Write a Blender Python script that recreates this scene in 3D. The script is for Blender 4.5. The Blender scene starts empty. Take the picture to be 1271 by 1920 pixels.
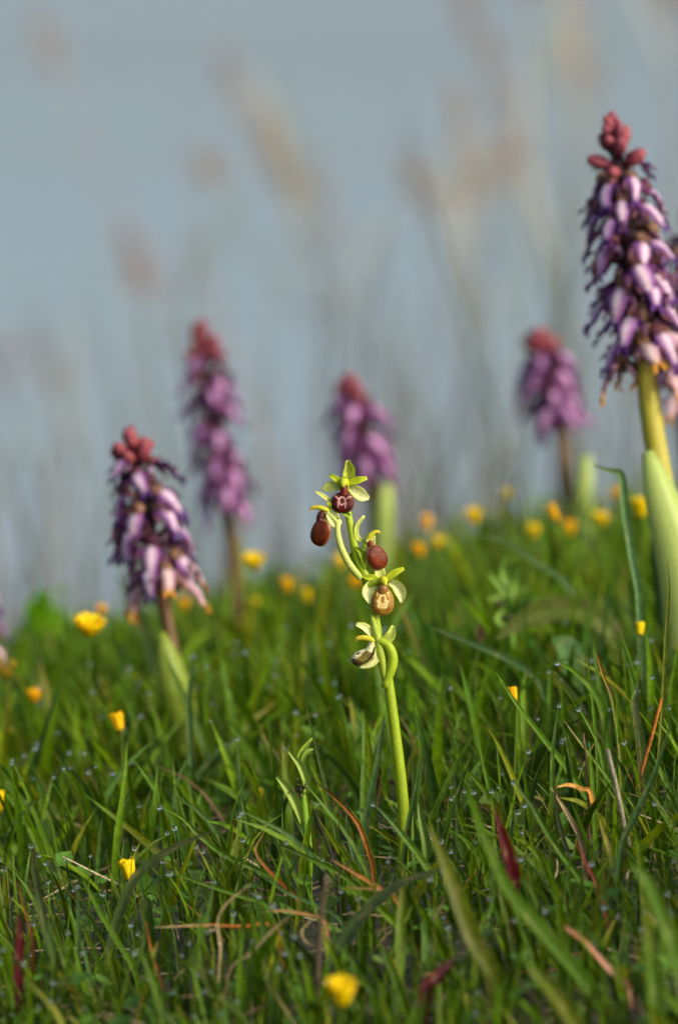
import bpy, math, random
import numpy as np
from mathutils import Vector, Matrix

random.seed(7)
rng = np.random.default_rng(11)
scene = bpy.context.scene
COL = scene.collection

# ------------------------------------------------------------------ camera, sky, sun, exposure
PITCH = math.radians(10.0)
CAM = Vector((0.0, 0.0, 2.2))
LENS, SENSOR = 150.0, 15.7
K = SENSOR / LENS / 1271.0            # metres per photo pixel at 1 m
FOCUS = 3.05
cam_data = bpy.data.cameras.new('camera')
cam = bpy.data.objects.new('camera', cam_data)
COL.objects.link(cam)
cam.location = CAM
cam.rotation_euler = (math.radians(90) - PITCH, 0, 0)
cam_data.sensor_fit = 'HORIZONTAL'
cam_data.sensor_width = SENSOR
cam_data.lens = LENS
cam_data.clip_start = 0.05
cam_data.clip_end = 6000
cam_data.dof.use_dof = True
cam_data.dof.focus_distance = FOCUS
cam_data.dof.aperture_fstop = 4.8
cam_data.dof.aperture_blades = 9
scene.camera = cam

SUN_EL, SUN_AZ = math.radians(30), math.radians(122)      # azimuth clockwise from +Y
world = bpy.data.worlds.new('World')
scene.world = world
world.use_nodes = True
wn = world.node_tree
wn.nodes.clear()
sky = wn.nodes.new('ShaderNodeTexSky')
sky.sky_type = 'NISHITA'
sky.sun_disc = False
sky.sun_elevation = SUN_EL
sky.sun_rotation = SUN_AZ
sky.air_density = 1.0
sky.dust_density = 5.0
bg = wn.nodes.new('ShaderNodeBackground')
bg.inputs['Strength'].default_value = 0.15
wo = wn.nodes.new('ShaderNodeOutputWorld')
wn.links.new(sky.outputs[0], bg.inputs[0])
wn.links.new(bg.outputs[0], wo.inputs[0])

sun_data = bpy.data.lights.new('sun', 'SUN')
sun_data.energy = 2.1
sun_data.angle = math.radians(4.0)
sun_data.color = (1.0, 0.96, 0.88)
sun = bpy.data.objects.new('sun', sun_data)
COL.objects.link(sun)
sd = Vector((math.sin(SUN_AZ) * math.cos(SUN_EL), math.cos(SUN_AZ) * math.cos(SUN_EL), math.sin(SUN_EL)))
sun.rotation_euler = sd.to_track_quat('Z', 'Y').to_euler()
sun.location = (3, 0, 5)

scene.view_settings.view_transform = 'Standard'
scene.view_settings.look = 'None'
scene.view_settings.exposure = 0.38
scene.view_settings.gamma = 1.0
scene.render.engine = 'CYCLES'
scene.cycles.use_denoising = True
scene.cycles.max_bounces = 8
scene.cycles.transmission_bounces = 6

# ------------------------------------------------------------------ frame helpers
FW = Vector((0, math.cos(PITCH), -math.sin(PITCH)))
UP = Vector((0, math.sin(PITCH), math.cos(PITCH)))
RT = Vector((1, 0, 0))


def P(px, py, d):
    """photo pixel at a depth d (m along the axis) -> world point"""
    return CAM + FW * d + RT * ((px - 635.5) * K * d) + UP * ((960 - py) * K * d)


def project(pts):
    q = np.asarray(pts) - np.array(CAM)
    d = q @ np.array(FW)
    return 635.5 + q[:, 0] / d / K, 960 - (q @ np.array(UP)) / d / K, d


PD = np.array([-40, -3.0, 0.0, 1.5, 2.3, 2.6, 2.8, 2.95, 3.05, 3.47, 3.8, 4.1, 4.4, 4.8, 5.6, 7.0, 8.6, 12, 40.])
PH = np.array([-7.6, -1.0, -.62, -.42, -.300, -.250, -.217, -.192, -.180, -.142, -.120, -.104, -.105, -.15, -.40, -.83, -1.14, -1.2, 3.0])


def gz(x, y):
    """height of the bank"""
    x = np.asarray(x, float)
    y = np.asarray(y, float)
    h = np.interp(y, PD, PH)
    k = np.clip((y - 2.2) / 2.0, 0, 1) * 0.13 + 0.10
    xs = 0.9 * np.tanh(x / 0.9)
    bump = 0.006 * np.sin(x * 17 + 1.3) * np.cos(y * 13 + .4) + 0.004 * np.sin(x * 31 + y * 27)
    z = CAM.z - y * math.tan(PITCH) + h + k * xs + bump * np.clip(1 - np.abs(y - 3) / 6, 0, 1)
    z2 = np.where(y > 12, -0.9, z)
    return np.maximum(z2, -1.0)


def gzf(x, y):
    return float(gz(x, y))


def ground_at(px, py):
    """where a pixel's ray meets the bank"""
    for d in np.arange(2.0, 5.0, 0.004):
        p = P(px, py, d)
        if p.z <= gzf(p.x, p.y):
            return p, d
    p = P(px, py, 4.6)
    return p, 4.6


def lin(r, g=None, b=None):
    if g is None:
        r, g, b = r
    f = lambda c: (c / 255 / 12.92) if c / 255 <= 0.04045 else ((c / 255 + 0.055) / 1.055) ** 2.4
    return (f(r), f(g), f(b))


def smooth(pts, n):
    """Catmull-Rom through points (any dimension) -> n samples"""
    a = np.array([list(p) for p in pts], float)
    if len(a) == 2:
        t = np.linspace(0, 1, n)[:, None]
        return a[0] * (1 - t) + a[1] * t
    e = np.vstack([2 * a[0] - a[1], a, 2 * a[-1] - a[-2]])
    out = []
    m = len(a) - 1
    for u in np.linspace(0, m, n):
        i = min(int(u), m - 1)
        t = u - i
        p0, p1, p2, p3 = e[i], e[i + 1], e[i + 2], e[i + 3]
        out.append(0.5 * (2 * p1 + (p2 - p0) * t + (2 * p0 - 5 * p1 + 4 * p2 - p3) * t * t + (3 * p1 - p0 - 3 * p2 + p3) * t ** 3))
    return np.array(out)


def unit(v):
    v = np.asarray(v, float)
    n = np.linalg.norm(v)
    return v / n if n > 1e-12 else v


# ------------------------------------------------------------------ materials
def mat_new(name):
    m = bpy.data.materials.new(name)
    m.use_nodes = True
    nt = m.node_tree
    nt.nodes.clear()
    return m, nt, nt.nodes.new('ShaderNodeOutputMaterial')


def leaf_material(name, rough=0.45, transl=0.35, noise=40.0, amount=0.35, spec=0.35, sheen=0.0, tint=(1.15, 1.1, 0.6)):
    """colour from the painted pigment attribute, broken up by noise, with light passing through"""
    m, nt, out = mat_new(name)
    N = nt.nodes.new
    L = nt.links.new
    at = N('ShaderNodeAttribute'); at.attribute_name = 'pigment'
    tc = N('ShaderNodeNewGeometry')
    nz = N('ShaderNodeTexNoise'); nz.inputs['Scale'].default_value = noise * 10; nz.inputs['Detail'].default_value = 3
    L(tc.outputs['Position'], nz.inputs['Vector'])
    mr = N('ShaderNodeMapRange')
    mr.inputs['From Min'].default_value = 0.3; mr.inputs['From Max'].default_value = 0.7
    mr.inputs['To Min'].default_value = 1 - amount; mr.inputs['To Max'].default_value = 1 + amount
    L(nz.outputs['Fac'], mr.inputs['Value'])
    mul = N('ShaderNodeVectorMath'); mul.operation = 'SCALE'
    L(at.outputs['Color'], mul.inputs[0]); L(mr.outputs[0], mul.inputs['Scale'])
    pb = N('ShaderNodeBsdfPrincipled')
    pb.inputs['Roughness'].default_value = rough
    pb.inputs['Specular IOR Level'].default_value = spec
    pb.inputs['Sheen Weight'].default_value = sheen
    pb.inputs['Sheen Roughness'].default_value = 0.4
    L(mul.outputs[0], pb.inputs['Base Color'])
    bp = N('ShaderNodeBump'); bp.inputs['Strength'].default_value = 0.25; bp.inputs['Distance'].default_value = 0.0006
    L(nz.outputs['Fac'], bp.inputs['Height']); L(bp.outputs[0], pb.inputs['Normal'])
    if transl > 0:
        tr = N('ShaderNodeBsdfTranslucent')
        tm = N('ShaderNodeVectorMath'); tm.operation = 'MULTIPLY'; tm.inputs[1].default_value = tint
        L(mul.outputs[0], tm.inputs[0]); L(tm.outputs[0], tr.inputs['Color'])
        mx = N('ShaderNodeMixShader'); mx.inputs[0].default_value = transl
        L(pb.outputs[0], mx.inputs[1]); L(tr.outputs[0], mx.inputs[2]); L(mx.outputs[0], out.inputs['Surface'])
    else:
        L(pb.outputs[0], out.inputs['Surface'])
    return m


M_GRASS = leaf_material('grass_leaf', 0.5, 0.40, 35, 0.25, 0.2)
M_STEM = leaf_material('orchid_green', 0.45, 0.22, 60, 0.12, 0.3)
M_SEPAL = leaf_material('orchid_sepal', 0.5, 0.35, 80, 0.10, 0.25, tint=(1.05, 1.08, 0.75))
M_LIP = leaf_material('velvet_lip', 0.42, 0.0, 120, 0.42, 0.3)
M_PETAL = leaf_material('purple_petal', 0.55, 0.30, 90, 0.18, 0.25, tint=(1.1, 0.9, 1.1))
M_DARK = leaf_material('purple_stem', 0.45, 0.05, 60, 0.20, 0.35)
M_YELLOW = leaf_material('yellow_floret', 0.6, 0.30, 90, 0.10, 0.2, tint=(1.1, 1.0, 0.5))
M_STRAW = leaf_material('dry_straw', 0.7, 0.15, 60, 0.30, 0.2, tint=(1, 1, 1))
M_REED = leaf_material('dry_reed', 0.75, 0.20, 20, 0.20, 0.2, tint=(1, 1, 1))

# dew
M_DEW, nt, out = mat_new('dew_water')
pb = nt.nodes.new('ShaderNodeBsdfPrincipled')
pb.inputs['Base Color'].default_value = (1, 1, 1, 1)
pb.inputs['Roughness'].default_value = 0.0
pb.inputs['IOR'].default_value = 1.333
pb.inputs['Transmission Weight'].default_value = 1.0
nt.links.new(pb.outputs[0], out.inputs['Surface'])

# soil of the bank
M_SOIL, nt, out = mat_new('bank_soil')
N = nt.nodes.new; L = nt.links.new
geo = N('ShaderNodeNewGeometry')
n1 = N('ShaderNodeTexNoise'); n1.inputs['Scale'].default_value = 60; n1.inputs['Detail'].default_value = 8
n2 = N('ShaderNodeTexNoise'); n2.inputs['Scale'].default_value = 7; n2.inputs['Detail'].default_value = 5
L(geo.outputs['Position'], n1.inputs['Vector']); L(geo.outputs['Position'], n2.inputs['Vector'])
cr = N('ShaderNodeValToRGB')
cr.color_ramp.elements[0].position = 0.3; cr.color_ramp.elements[0].color = (0.022, 0.016, 0.010, 1)
cr.color_ramp.elements[1].position = 0.72; cr.color_ramp.elements[1].color = (0.085, 0.062, 0.036, 1)
L(n1.outputs['Fac'], cr.inputs[0])
c2 = N('ShaderNodeValToRGB')
c2.color_ramp.elements[0].position = 0.38; c2.color_ramp.elements[0].color = (0, 0, 0, 1)
c2.color_ramp.elements[1].position = 0.6; c2.color_ramp.elements[1].color = (0.75, 0.75, 0.75, 1)
L(n2.outputs['Fac'], c2.inputs[0])
mx = N('ShaderNodeMix'); mx.data_type = 'RGBA'
L(c2.outputs[0], mx.inputs[0]); L(cr.outputs[0], mx.inputs[6]); mx.inputs[7].default_value = (0.030, 0.055, 0.010, 1)
pb = N('ShaderNodeBsdfPrincipled'); pb.inputs['Roughness'].default_value = 0.9
L(mx.outputs[2], pb.inputs['Base Color'])
bp = N('ShaderNodeBump'); bp.inputs['Strength'].default_value = 0.8; bp.inputs['Distance'].default_value = 0.004
L(n1.outputs['Fac'], bp.inputs['Height']); L(bp.outputs[0], pb.inputs['Normal'])
L(pb.outputs[0], out.inputs['Surface'])

# lake water
M_WATER, nt, out = mat_new('lake_water')
N = nt.nodes.new; L = nt.links.new
geo = N('ShaderNodeNewGeometry')
mp = N('ShaderNodeMapping'); mp.inputs['Scale'].default_value = (1.2, 3.0, 1)
L(geo.outputs['Position'], mp.inputs['Vector'])
n1 = N('ShaderNodeTexNoise'); n1.inputs['Scale'].default_value = 2.2; n1.inputs['Detail'].default_value = 4
L(mp.outputs[0], n1.inputs['Vector'])
mp2 = N('ShaderNodeMapping'); mp2.inputs['Scale'].default_value = (0.05, 0.55, 1)
L(geo.outputs['Position'], mp2.inputs['Vector'])
n2 = N('ShaderNodeTexNoise'); n2.inputs['Scale'].default_value = 1.0; n2.inputs['Detail'].default_value = 3
L(mp2.outputs[0], n2.inputs['Vector'])
mr = N('ShaderNodeMapRange'); mr.inputs['From Min'].default_value = 0.35; mr.inputs['From Max'].default_value = 0.65
mr.inputs['To Min'].default_value = 0.04; mr.inputs['To Max'].default_value = 0.22
L(n2.outputs['Fac'], mr.inputs['Value'])
bp = N('ShaderNodeBump'); bp.inputs['Strength'].default_value = 0.25; bp.inputs['Distance'].default_value = 0.05
L(n1.outputs['Fac'], bp.inputs['Height'])
pb = N('ShaderNodeBsdfPrincipled')
pb.inputs['Base Color'].default_value = (0.25, 0.315, 0.335, 1)
pb.inputs['IOR'].default_value = 1.333
L(mr.outputs[0], pb.inputs['Roughness']); L(bp.outputs[0], pb.inputs['Normal'])
L(pb.outputs[0], out.inputs['Surface'])


# ------------------------------------------------------------------ mesh builder
class MB:
    def __init__(self):
        self.v, self.f, self.c = [], [], []

    def add(self, v, f, c):
        o = len(self.v)
        self.v.extend([tuple(p) for p in v])
        self.f.extend([tuple(i + o for i in q) for q in f])
        self.c.extend([tuple(k) for k in c])

    def tube(self, pts, radii, col, n=8, samples=None, cap=True):
        """tapered round stem; col is (r,g,b) or a function of (t, angle)"""
        pts = np.array([list(p) for p in pts], float)
        radii = np.array(radii, float) if np.ndim(radii) else np.full(len(pts), radii)
        if samples:
            q = smooth(np.hstack([pts, radii[:, None]]), samples)
            pts, radii = q[:, :3], np.maximum(q[:, 3], 1e-5)
        m = len(pts)
        tan = np.gradient(pts, axis=0)
        ref = np.array([0.31, 0.9, 0.22])
        v, c, f = [], [], []
        for i in range(m):
            t = unit(tan[i])
            a = unit(np.cross(t, ref)); b = np.cross(t, a)
            for k in range(n):
                th = 2 * math.pi * k / n
                v.append(pts[i] + radii[i] * (a * math.cos(th) + b * math.sin(th)))
                c.append(col(i / (m - 1), th) if callable(col) else col)
        for i in range(m - 1):
            for k in range(n):
                k2 = (k + 1) % n
                f.append((i * n + k, i * n + k2, (i + 1) * n + k2, (i + 1) * n + k))
        if cap:
            f.append(tuple(range(n))[::-1])
            f.append(tuple((m - 1) * n + k for k in range(n)))
        self.add(v, f, c)

    def blade(self, pts, widths, normal, col, samples=10, across=3, fold=0.25, thick=0.0, wave=0.0, twist=0.0, cup=None):
        """leaf, petal or grass blade along pts; normal = the way its face looks; col(t, s)"""
        pts = np.array([list(p) for p in pts], float)
        widths = np.array(widths, float)
        if len(widths) != len(pts):
            widths = np.interp(np.linspace(0, 1, len(pts)), np.linspace(0, 1, len(widths)), widths)
        q = smooth(np.hstack([pts, widths[:, None]]), samples)
        pts, w = q[:, :3], np.maximum(q[:, 3], 1e-5)
        tan = np.gradient(pts, axis=0)
        nrm = np.array(list(normal), float)
        ph = random.random() * 6
        layers = 2 if thick > 0 else 1
        rows = []
        for i in range(samples):
            t = i / (samples - 1)
            tg = unit(tan[i])
            side = unit(np.cross(tg, nrm))
            nn = np.cross(side, tg)
            if twist:
                a = twist * t
                side, nn = side * math.cos(a) + nn * math.sin(a), nn * math.cos(a) - side * math.sin(a)
            row = []
            for j in range(across):
                s = -1 + 2 * j / (across - 1)
                bend = fold * (abs(s) - 0.5) * w[i] if cup is None else cup * (s * s - 0.4) * w[i]
                wv = wave * w[i] * s * math.sin(t * 14 + ph + s)
                row.append((pts[i] + side * s * w[i] * 0.5 + nn * (bend + wv), nn, t, s))
            rows.append(row)
        v, c, f = [], [], []
        for ly in range(layers):
            for row in rows:
                for p, nn, t, s in row:
                    edge = 1 - abs(s) ** 4
                    v.append(p - nn * thick * ly * (0.25 + 0.75 * edge))
                    c.append(col(t, s) if callable(col) else col)
        m = samples * across
        for i in range(samples - 1):
            for j in range(across - 1):
                a = i * across + j
                f.append((a, a + 1, a + across + 1, a + across))
                if layers == 2:
                    f.append((m + a, m + a + across, m + a + across + 1, m + a + 1))
        if layers == 2:
            rim = [j for j in range(across)] + [i * across + across - 1 for i in range(1, samples)] + \
                  [(samples - 1) * across + j for j in range(across - 2, -1, -1)] + [i * across for i in range(samples - 2, 0, -1)]
            for a, b in zip(rim, rim[1:] + rim[:1]):
                f.append((b, a, a + m, b + m))
        self.add(v, f, c)

    def dome(self, centre, ex, ey, ez, a, b, hf, hb, col, nu=24, nv=14, shape=None, sq=1.0, hump=None):
        """swollen lip: half-axes a, b, bulge hf to the front and hb to the back; col(x, y, front)"""
        ex, ey, ez, centre = [np.array(list(k), float) for k in (ex, ey, ez, centre)]
        v, c, f = [], [], []
        for i in range(nv + 1):
            lat = -math.pi / 2 + math.pi * i / nv
            for k in range(nu):
                lo = 2 * math.pi * k / nu
                r = math.cos(lat)
                cl, sl = math.cos(lo), math.sin(lo)
                x = r * math.copysign(abs(cl) ** sq, cl)
                y = r * math.copysign(abs(sl) ** sq, sl)
                z = math.sin(lat)
                sx = shape(y) if shape else 1.0
                v.append(centre + ex * x * a * sx + ey * y * b + ez * (hf * z ** .8 * (hump(x, y) if hump else 1) if z > 0 else hb * z))
                c.append(col(x, y, z > -0.05) if callable(col) else col)
        for i in range(nv):
            for k in range(nu):
                k2 = (k + 1) % nu
                f.append((i * nu + k, i * nu + k2, (i + 1) * nu + k2, (i + 1) * nu + k))
        self.add(v, f, c)

    def ball(self, p, r, n=8, m=6, sz=1.0, col=(1, 1, 1)):
        self.dome(p, (1, 0, 0), (0, 1, 0), (0, 0, 1), r, r, r * sz, r * sz, col, n, m)

    def mesh(self, name, mat, origin=(0, 0, 0), smooth_shade=True):
        me = bpy.data.meshes.new(name)
        o = np.array(list(origin))
        v = np.array(self.v, float) - o
        me.from_pydata(v.tolist(), [], self.f)
        at = me.color_attributes.new('pigment', 'FLOAT_COLOR', 'POINT')
        cc = np.ones((len(self.v), 4), np.float32)
        cc[:, :3] = np.array(self.c, np.float32)
        at.data.foreach_set('color', cc.ravel())
        if smooth_shade:
            me.polygons.foreach_set('use_smooth', np.ones(len(me.polygons), bool))
        me.materials.append(mat)
        me.update()
        return me


def tag(o, label=None, cat=None, group=None, kind=None):
    if label: o['label'] = label
    if cat: o['category'] = cat
    if group: o['group'] = group
    if kind: o['kind'] = kind
    return o


def thing(name, loc, label, cat, group=None):
    o = bpy.data.objects.new(name, None)
    o.empty_display_size = 0.01
    COL.objects.link(o)
    o.location = Vector(list(loc))
    return tag(o, label, cat, group)


def root_loc(o):
    while o.parent:
        o = o.parent
    return o.location


def part(mb, name, mat, parent=None, smooth_shade=True):
    """one mesh object; its points are given in world space"""
    org = root_loc(parent) if parent else Vector(mb.v[0])
    o = bpy.data.objects.new(name, mb.mesh(name, mat, org, smooth_shade))
    COL.objects.link(o)
    if parent:
        o.parent = parent
    else:
        o.location = org
    return o


def link_mesh(name, me, parent, loc=(0, 0, 0), rot=None, scale=1.0):
    o = bpy.data.objects.new(name, me)
    COL.objects.link(o)
    o.parent = parent
    if rot is not None:
        m = rot.to_4x4() @ Matrix.Scale(scale, 4)
        m.translation = Vector(loc)
        o.matrix_local = m
    return o


def mixc(a, b, t):
    t = min(max(t, 0), 1)
    return tuple(x * (1 - t) + y * t for x, y in zip(a, b))


# ------------------------------------------------------------------ the setting: bank and lake
xs = np.unique(np.concatenate([np.linspace(-60, -2, 20), np.linspace(-2, 2, 161), np.linspace(2, 60, 20)]))
ys = np.unique(np.concatenate([np.linspace(-40, 1.5, 24), np.linspace(1.5, 5.5, 161), np.linspace(5.5, 14, 40), np.linspace(14, 60, 8)]))
X, Y = np.meshgrid(xs, ys)
Z = gz(X, Y)
nx, ny = len(xs), len(ys)
gm = bpy.data.meshes.new('bank')
idx = np.arange(nx * ny).reshape(ny, nx)
quads = np.stack([idx[:-1, :-1], idx[:-1, 1:], idx[1:, 1:], idx[1:, :-1]], -1).reshape(-1, 4)
gm.from_pydata(np.stack([X, Y, Z], -1).reshape(-1, 3).tolist(), [], quads.tolist())
gm.polygons.foreach_set('use_smooth', np.ones(len(gm.polygons), bool))
gm.materials.append(M_SOIL)
bank = bpy.data.objects.new('ground', gm)
COL.objects.link(bank)
tag(bank, 'dark soil of the grassy lake bank', 'ground', kind='structure')

wm = bpy.data.meshes.new('lake')
wm.from_pydata([(-3000, 5.0, 0), (3000, 5.0, 0), (3000, 4000, 0), (-3000, 4000, 0)], [], [(0, 1, 2, 3)])
wm.materials.append(M_WATER)
lake = bpy.data.objects.new('lake', wm)
COL.objects.link(lake)
tag(lake, 'calm grey blue lake water behind the bank', 'lake', kind='structure')

# ------------------------------------------------------------------ early spider orchid (the sharp one)
D0 = FOCUS
S0 = K * D0


def Q(px, py, z=0.0):
    """pixel on the orchid's plane, z photo-pixels nearer to the camera"""
    return P(px, py, D0 - z * S0)


TOCAM = np.array(-FW)
GREEN_ST = lin(166, 190, 44)
GREEN_LO = lin(146, 170, 20)
SEP = lin(216, 222, 120)
SEP_PALE = lin(228, 230, 164)
PET = lin(196, 210, 44)
BROWN_RIM = lin(92, 52, 34)
base_pt, _ = ground_at(752, 1690)
base_pt = P(752, 1690, D0)
base_pt.z = gzf(base_pt.x, base_pt.y) - 0.004
orchid = thing('spider_orchid', base_pt, 'sharp green spider orchid with brown swollen lips on a bent stem', 'orchid')
stem_px = [(752, 1720), (756, 1600), (757, 1535), (752, 1470), (744, 1400), (735, 1330), (727, 1270), (718, 1225), (709, 1185),
           (702, 1145), (694, 1110), (684, 1076), (671, 1048), (662, 1012), (655, 975), (649, 945), (647, 915)]
stem_r = [10, 10.5, 11, 11, 10.5, 10, 9.2, 8.4, 7.5, 7.2, 7, 8, 8, 7.5, 6.8, 6, 4]
mb = MB()
pts = [base_pt] + [Q(*p) for p in stem_px]
mb.tube(pts, [9 * S0] + [r * S0 for r in stem_r], lambda t, a: mixc(GREEN_LO, GREEN_ST, t * 1.5 - 0.4 + 0.12 * math.cos(3 * a)), 12, 60)
part(mb, 'stem', M_STEM, orchid)


def leafp(parent, name, path, widths, colour, normal=None, cup=0.25, thick=3, samples=14, across=7, mat=None, rim=None, wave=0.0, label=None):
    """leaf or sepal from pixel path (px, py, z)"""
    b = MB()
    n = TOCAM if normal is None else unit(np.array(RT) * normal[0] + np.array(UP) * normal[1] + TOCAM * normal[2])

    def cf(t, s):
        k = colour if not callable(colour) else colour(t, s)
        if rim is not None:
            k = mixc(k, rim, max(0, abs(s) - 0.72) * 3)
        return mixc(k, tuple(x * 0.8 for x in k), max(0, 0.18 - abs(s)) * 3)
    b.blade([Q(*p) for p in path], [w * S0 for w in widths], n, cf, samples, across, thick=thick * S0 * 0.5, cup=cup, wave=wave)
    o = part(b, name, mat or M_SEPAL, parent)
    if label: o['label'] = label
    return o


def tubep(parent, name, path, radii, colour, mat=None, n=10, samples=20):
    b = MB()
    b.tube([Q(*p) for p in path], [r * S0 for r in radii], colour, n, samples)
    return part(b, name, mat or M_STEM, parent)


def lip(parent, cx, cy, z, a, b, ang, face, palette, hf=0.55, pattern='h', obov=0.12, label=None):
    """face = the way the bulge looks (right, up, to camera)"""
    ez = unit(np.array(RT) * face[0] + np.array(UP) * face[1] + TOCAM * face[2])
    upv = np.array(RT) * math.sin(ang) + np.array(UP) * math.cos(ang)
    ey = unit(upv - ez * np.dot(upv, ez))
    ex = np.cross(ey, ez)
    body, dark, pale, rimc = palette

    def cf(x, y, front):
        r = math.hypot(x, y)
        k = mixc(body, dark, 0.3 + 0.3 * math.sin(5 * x + 3 * y) + max(0, r - .55) * 1.6)
        if front:
            ax = abs(x)
            if pattern == 'h':
                line = 0
                d1 = abs(math.hypot(x / 0.85, (y - 0.18) / 1.2) - 0.30)
                line = max(line, 1.15 - d1 / 0.085)
                d2 = abs(y - (0.30 + 1.0 * (ax - 0.30) if ax < .62 else 0.62))
                if 0.26 < ax < 0.80: line = max(line, 1.1 - d2 / 0.09)
                d3 = abs(ax - .34 - .1 * y)
                if -0.5 < y < 0.1: line = max(line, 1 - d3 / 0.08)
                k = mixc(k, pale, line)
            elif pattern == 'shield':
                if ax < 0.52 - 0.25 * max(0, -y) and -0.5 < y < 0.75 and not (ax > 0.34 and 0.1 < y < 0.35):
                    k = mixc(pale, body, 0.15)
                if math.hypot(x / 0.17, (y - 0.12) / 0.26) < 1: k = mixc(dark, body, 0.4)
                if math.hypot((ax - 0.36) / 0.12, (y - 0.42) / 0.18) < 1: k = body
            elif pattern == 'half':
                if y > 0.15 + 0.25 * math.sin(4 * x): k = pale
                if math.hypot((x + 0.25) / 0.2, (y - 0.5) / 0.16) < 1: k = dark
        return mixc(k, rimc, max(0, r - 0.90) * 6)
    m = MB()
    def hump(x, y):
        sh = math.exp(-((abs(x) - .58) ** 2 + (y - .42) ** 2) / .05) * .28
        return 1 + sh * (1 if pattern == 'h' else .5) - (.12 * math.exp(-(x * x) / .05) if pattern == 'h' else 0) - .1 * max(0, -y - .4)
    m.dome(Q(cx, cy, z), ex, ey, ez, a * S0, b * S0, hf * a * S0, 0.25 * a * S0, cf, 60, 48, shape=lambda y: 1 - obov * y, sq=.86, hump=hump)
    o = part(m, 'lip', M_LIP, parent)
    if label: o['label'] = label
    # short downy fringe round the rim
    h = MB()
    c0 = np.array(Q(cx, cy, z))
    for i in range(70):
        th = 2 * math.pi * i / 70
        y = math.sin(th)
        p = c0 + ex * math.cos(th) * a * (1 - obov * y) * S0 * 0.97 + ey * y * b * S0 * 0.97
        o2 = unit(p - c0 + ez * random.uniform(-.3, .3) * a * S0)
        ln = random.uniform(1.2, 2.6) * S0
        h.tube([p, p + o2 * ln], [0.32 * S0, 0.1 * S0], mixc(rimc, (0.4, 0.3, 0.2), 0.5), 4, None, False)
    fr = part(h, 'fringe', M_LIP, parent)
    fr['kind'] = 'stuff'
    return o


MAROON = (lin(96, 22, 12), lin(54, 10, 8), lin(206, 160, 150), lin(104, 74, 46))
RUSSET = (lin(112, 46, 14), lin(78, 26, 10), lin(150, 84, 50), lin(140, 110, 70))
OCHRE = (lin(160, 122, 34), lin(124, 84, 30), lin(220, 198, 128), lin(160, 130, 60))
OLIVE = (lin(122, 112, 40), lin(66, 46, 24), lin(206, 200, 150), lin(110, 90, 40))


def flower(ovary_path, ovary_r, colour=GREEN_ST, label=None):
    o = tubep(orchid, 'flower', ovary_path, ovary_r, colour)
    if label: o['label'] = label
    return o


# top flower, facing the camera
f1 = flower([(650, 962, 0), (655, 940, -8), (652, 922, -4), (648, 912, 4)], [6, 6.5, 6, 4], label='topmost flower with glossy maroon lip')
leafp(f1, 'sepal', [(651, 910, -2), (653, 895, 2), (655, 880, 6), (652, 864, 16)], [11, 22, 23, 9], mixc(SEP, PET, 0.5), cup=0.45)
leafp(f1, 'sepal', [(642, 914, 0), (628, 912, 4), (614, 914, 4), (603, 918, 0)], [8, 19, 18, 4], SEP, cup=0.25, normal=(0, .3, 1))
leafp(f1, 'sepal', [(654, 915, 0), (668, 922, 6), (680, 930, 6), (692, 934, 2)], [10, 24, 22, 6], SEP_PALE, cup=0.25, rim=PET)
leafp(f1, 'petal', [(643, 908, 4), (634, 901, 8), (626, 895, 10), (617, 891, 8)], [6, 12, 10, 5], PET, cup=0.2)
leafp(f1, 'petal', [(653, 907, 4), (665, 902, 8), (676, 899, 10), (688, 896, 8)], [7, 14, 12, 6], PET, cup=0.2)
tubep(f1, 'column', [(649, 913, 4), (647, 905, 12), (645, 902, 18), (643, 908, 23), (643, 913, 22)], [6, 8, 8, 5.5, 3], PET)
tubep(f1, 'lip_neck', [(645, 911, 12), (645, 919, 13), (644, 928, 12)], [8, 7.5, 8.5], MAROON[0], M_LIP)
lip(f1, 642, 943, 10, 22, 20, 0.05, (-0.1, 0.05, 1), MAROON, 0.5, obov=-.02)

# second flower, in profile on a long curved ovary
f2 = flower([(676, 1084, 4), (655, 1058, 12), (640, 1028, 14), (633, 1000, 10), (632, 980, 6), (620, 968, 6), (610, 958, 6)], [6.5, 7, 6.5, 6, 5.5, 4.5, 4],
            mixc(GREEN_ST, SEP_PALE, 0.35), label='profile flower with plain russet lip on a long ovary')
leafp(f2, 'sepal', [(622, 945, 2), (612, 935, 6), (602, 928, 8), (591, 921, 8)], [6, 9, 8, 3], SEP, cup=0.4, normal=(-.3, .6, .7))
leafp(f2, 'sepal', [(614, 950, 6), (622, 965, 10), (630, 980, 10), (640, 976, 6)], [8, 24, 22, 6], SEP_PALE, cup=0.2, rim=PET)
leafp(f2, 'sepal', [(614, 956, -8), (606, 972, -12), (598, 984, -14), (592, 992, -14)], [8, 16, 12, 4], SEP, cup=0.25)
leafp(f2, 'petal', [(616, 952, 10), (618, 947, 13), (616, 943, 14), (613, 942, 14)], [6, 8, 6, 3], PET, cup=0.2)
tubep(f2, 'column', [(616, 958, 6), (604, 953, 8), (592, 951, 8), (584, 953, 8), (583, 958, 8)], [5, 5.5, 4, 3, 1.6], lambda t, a: mixc(PET, lin(222, 180, 50), t))
tubep(f2, 'lip_neck', [(609, 960, 8), (602, 966, 9), (600, 974, 9), (602, 982, 9)], [6, 7.5, 7.5, 9], mixc(RUSSET[1], (0.02, .01, .01), .4), M_LIP)
lip(f2, 602, 999, 8, 20, 26, 0.42, (-0.45, -0.1, 0.9), RUSSET, 0.55, pattern='none', obov=.02)

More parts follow.
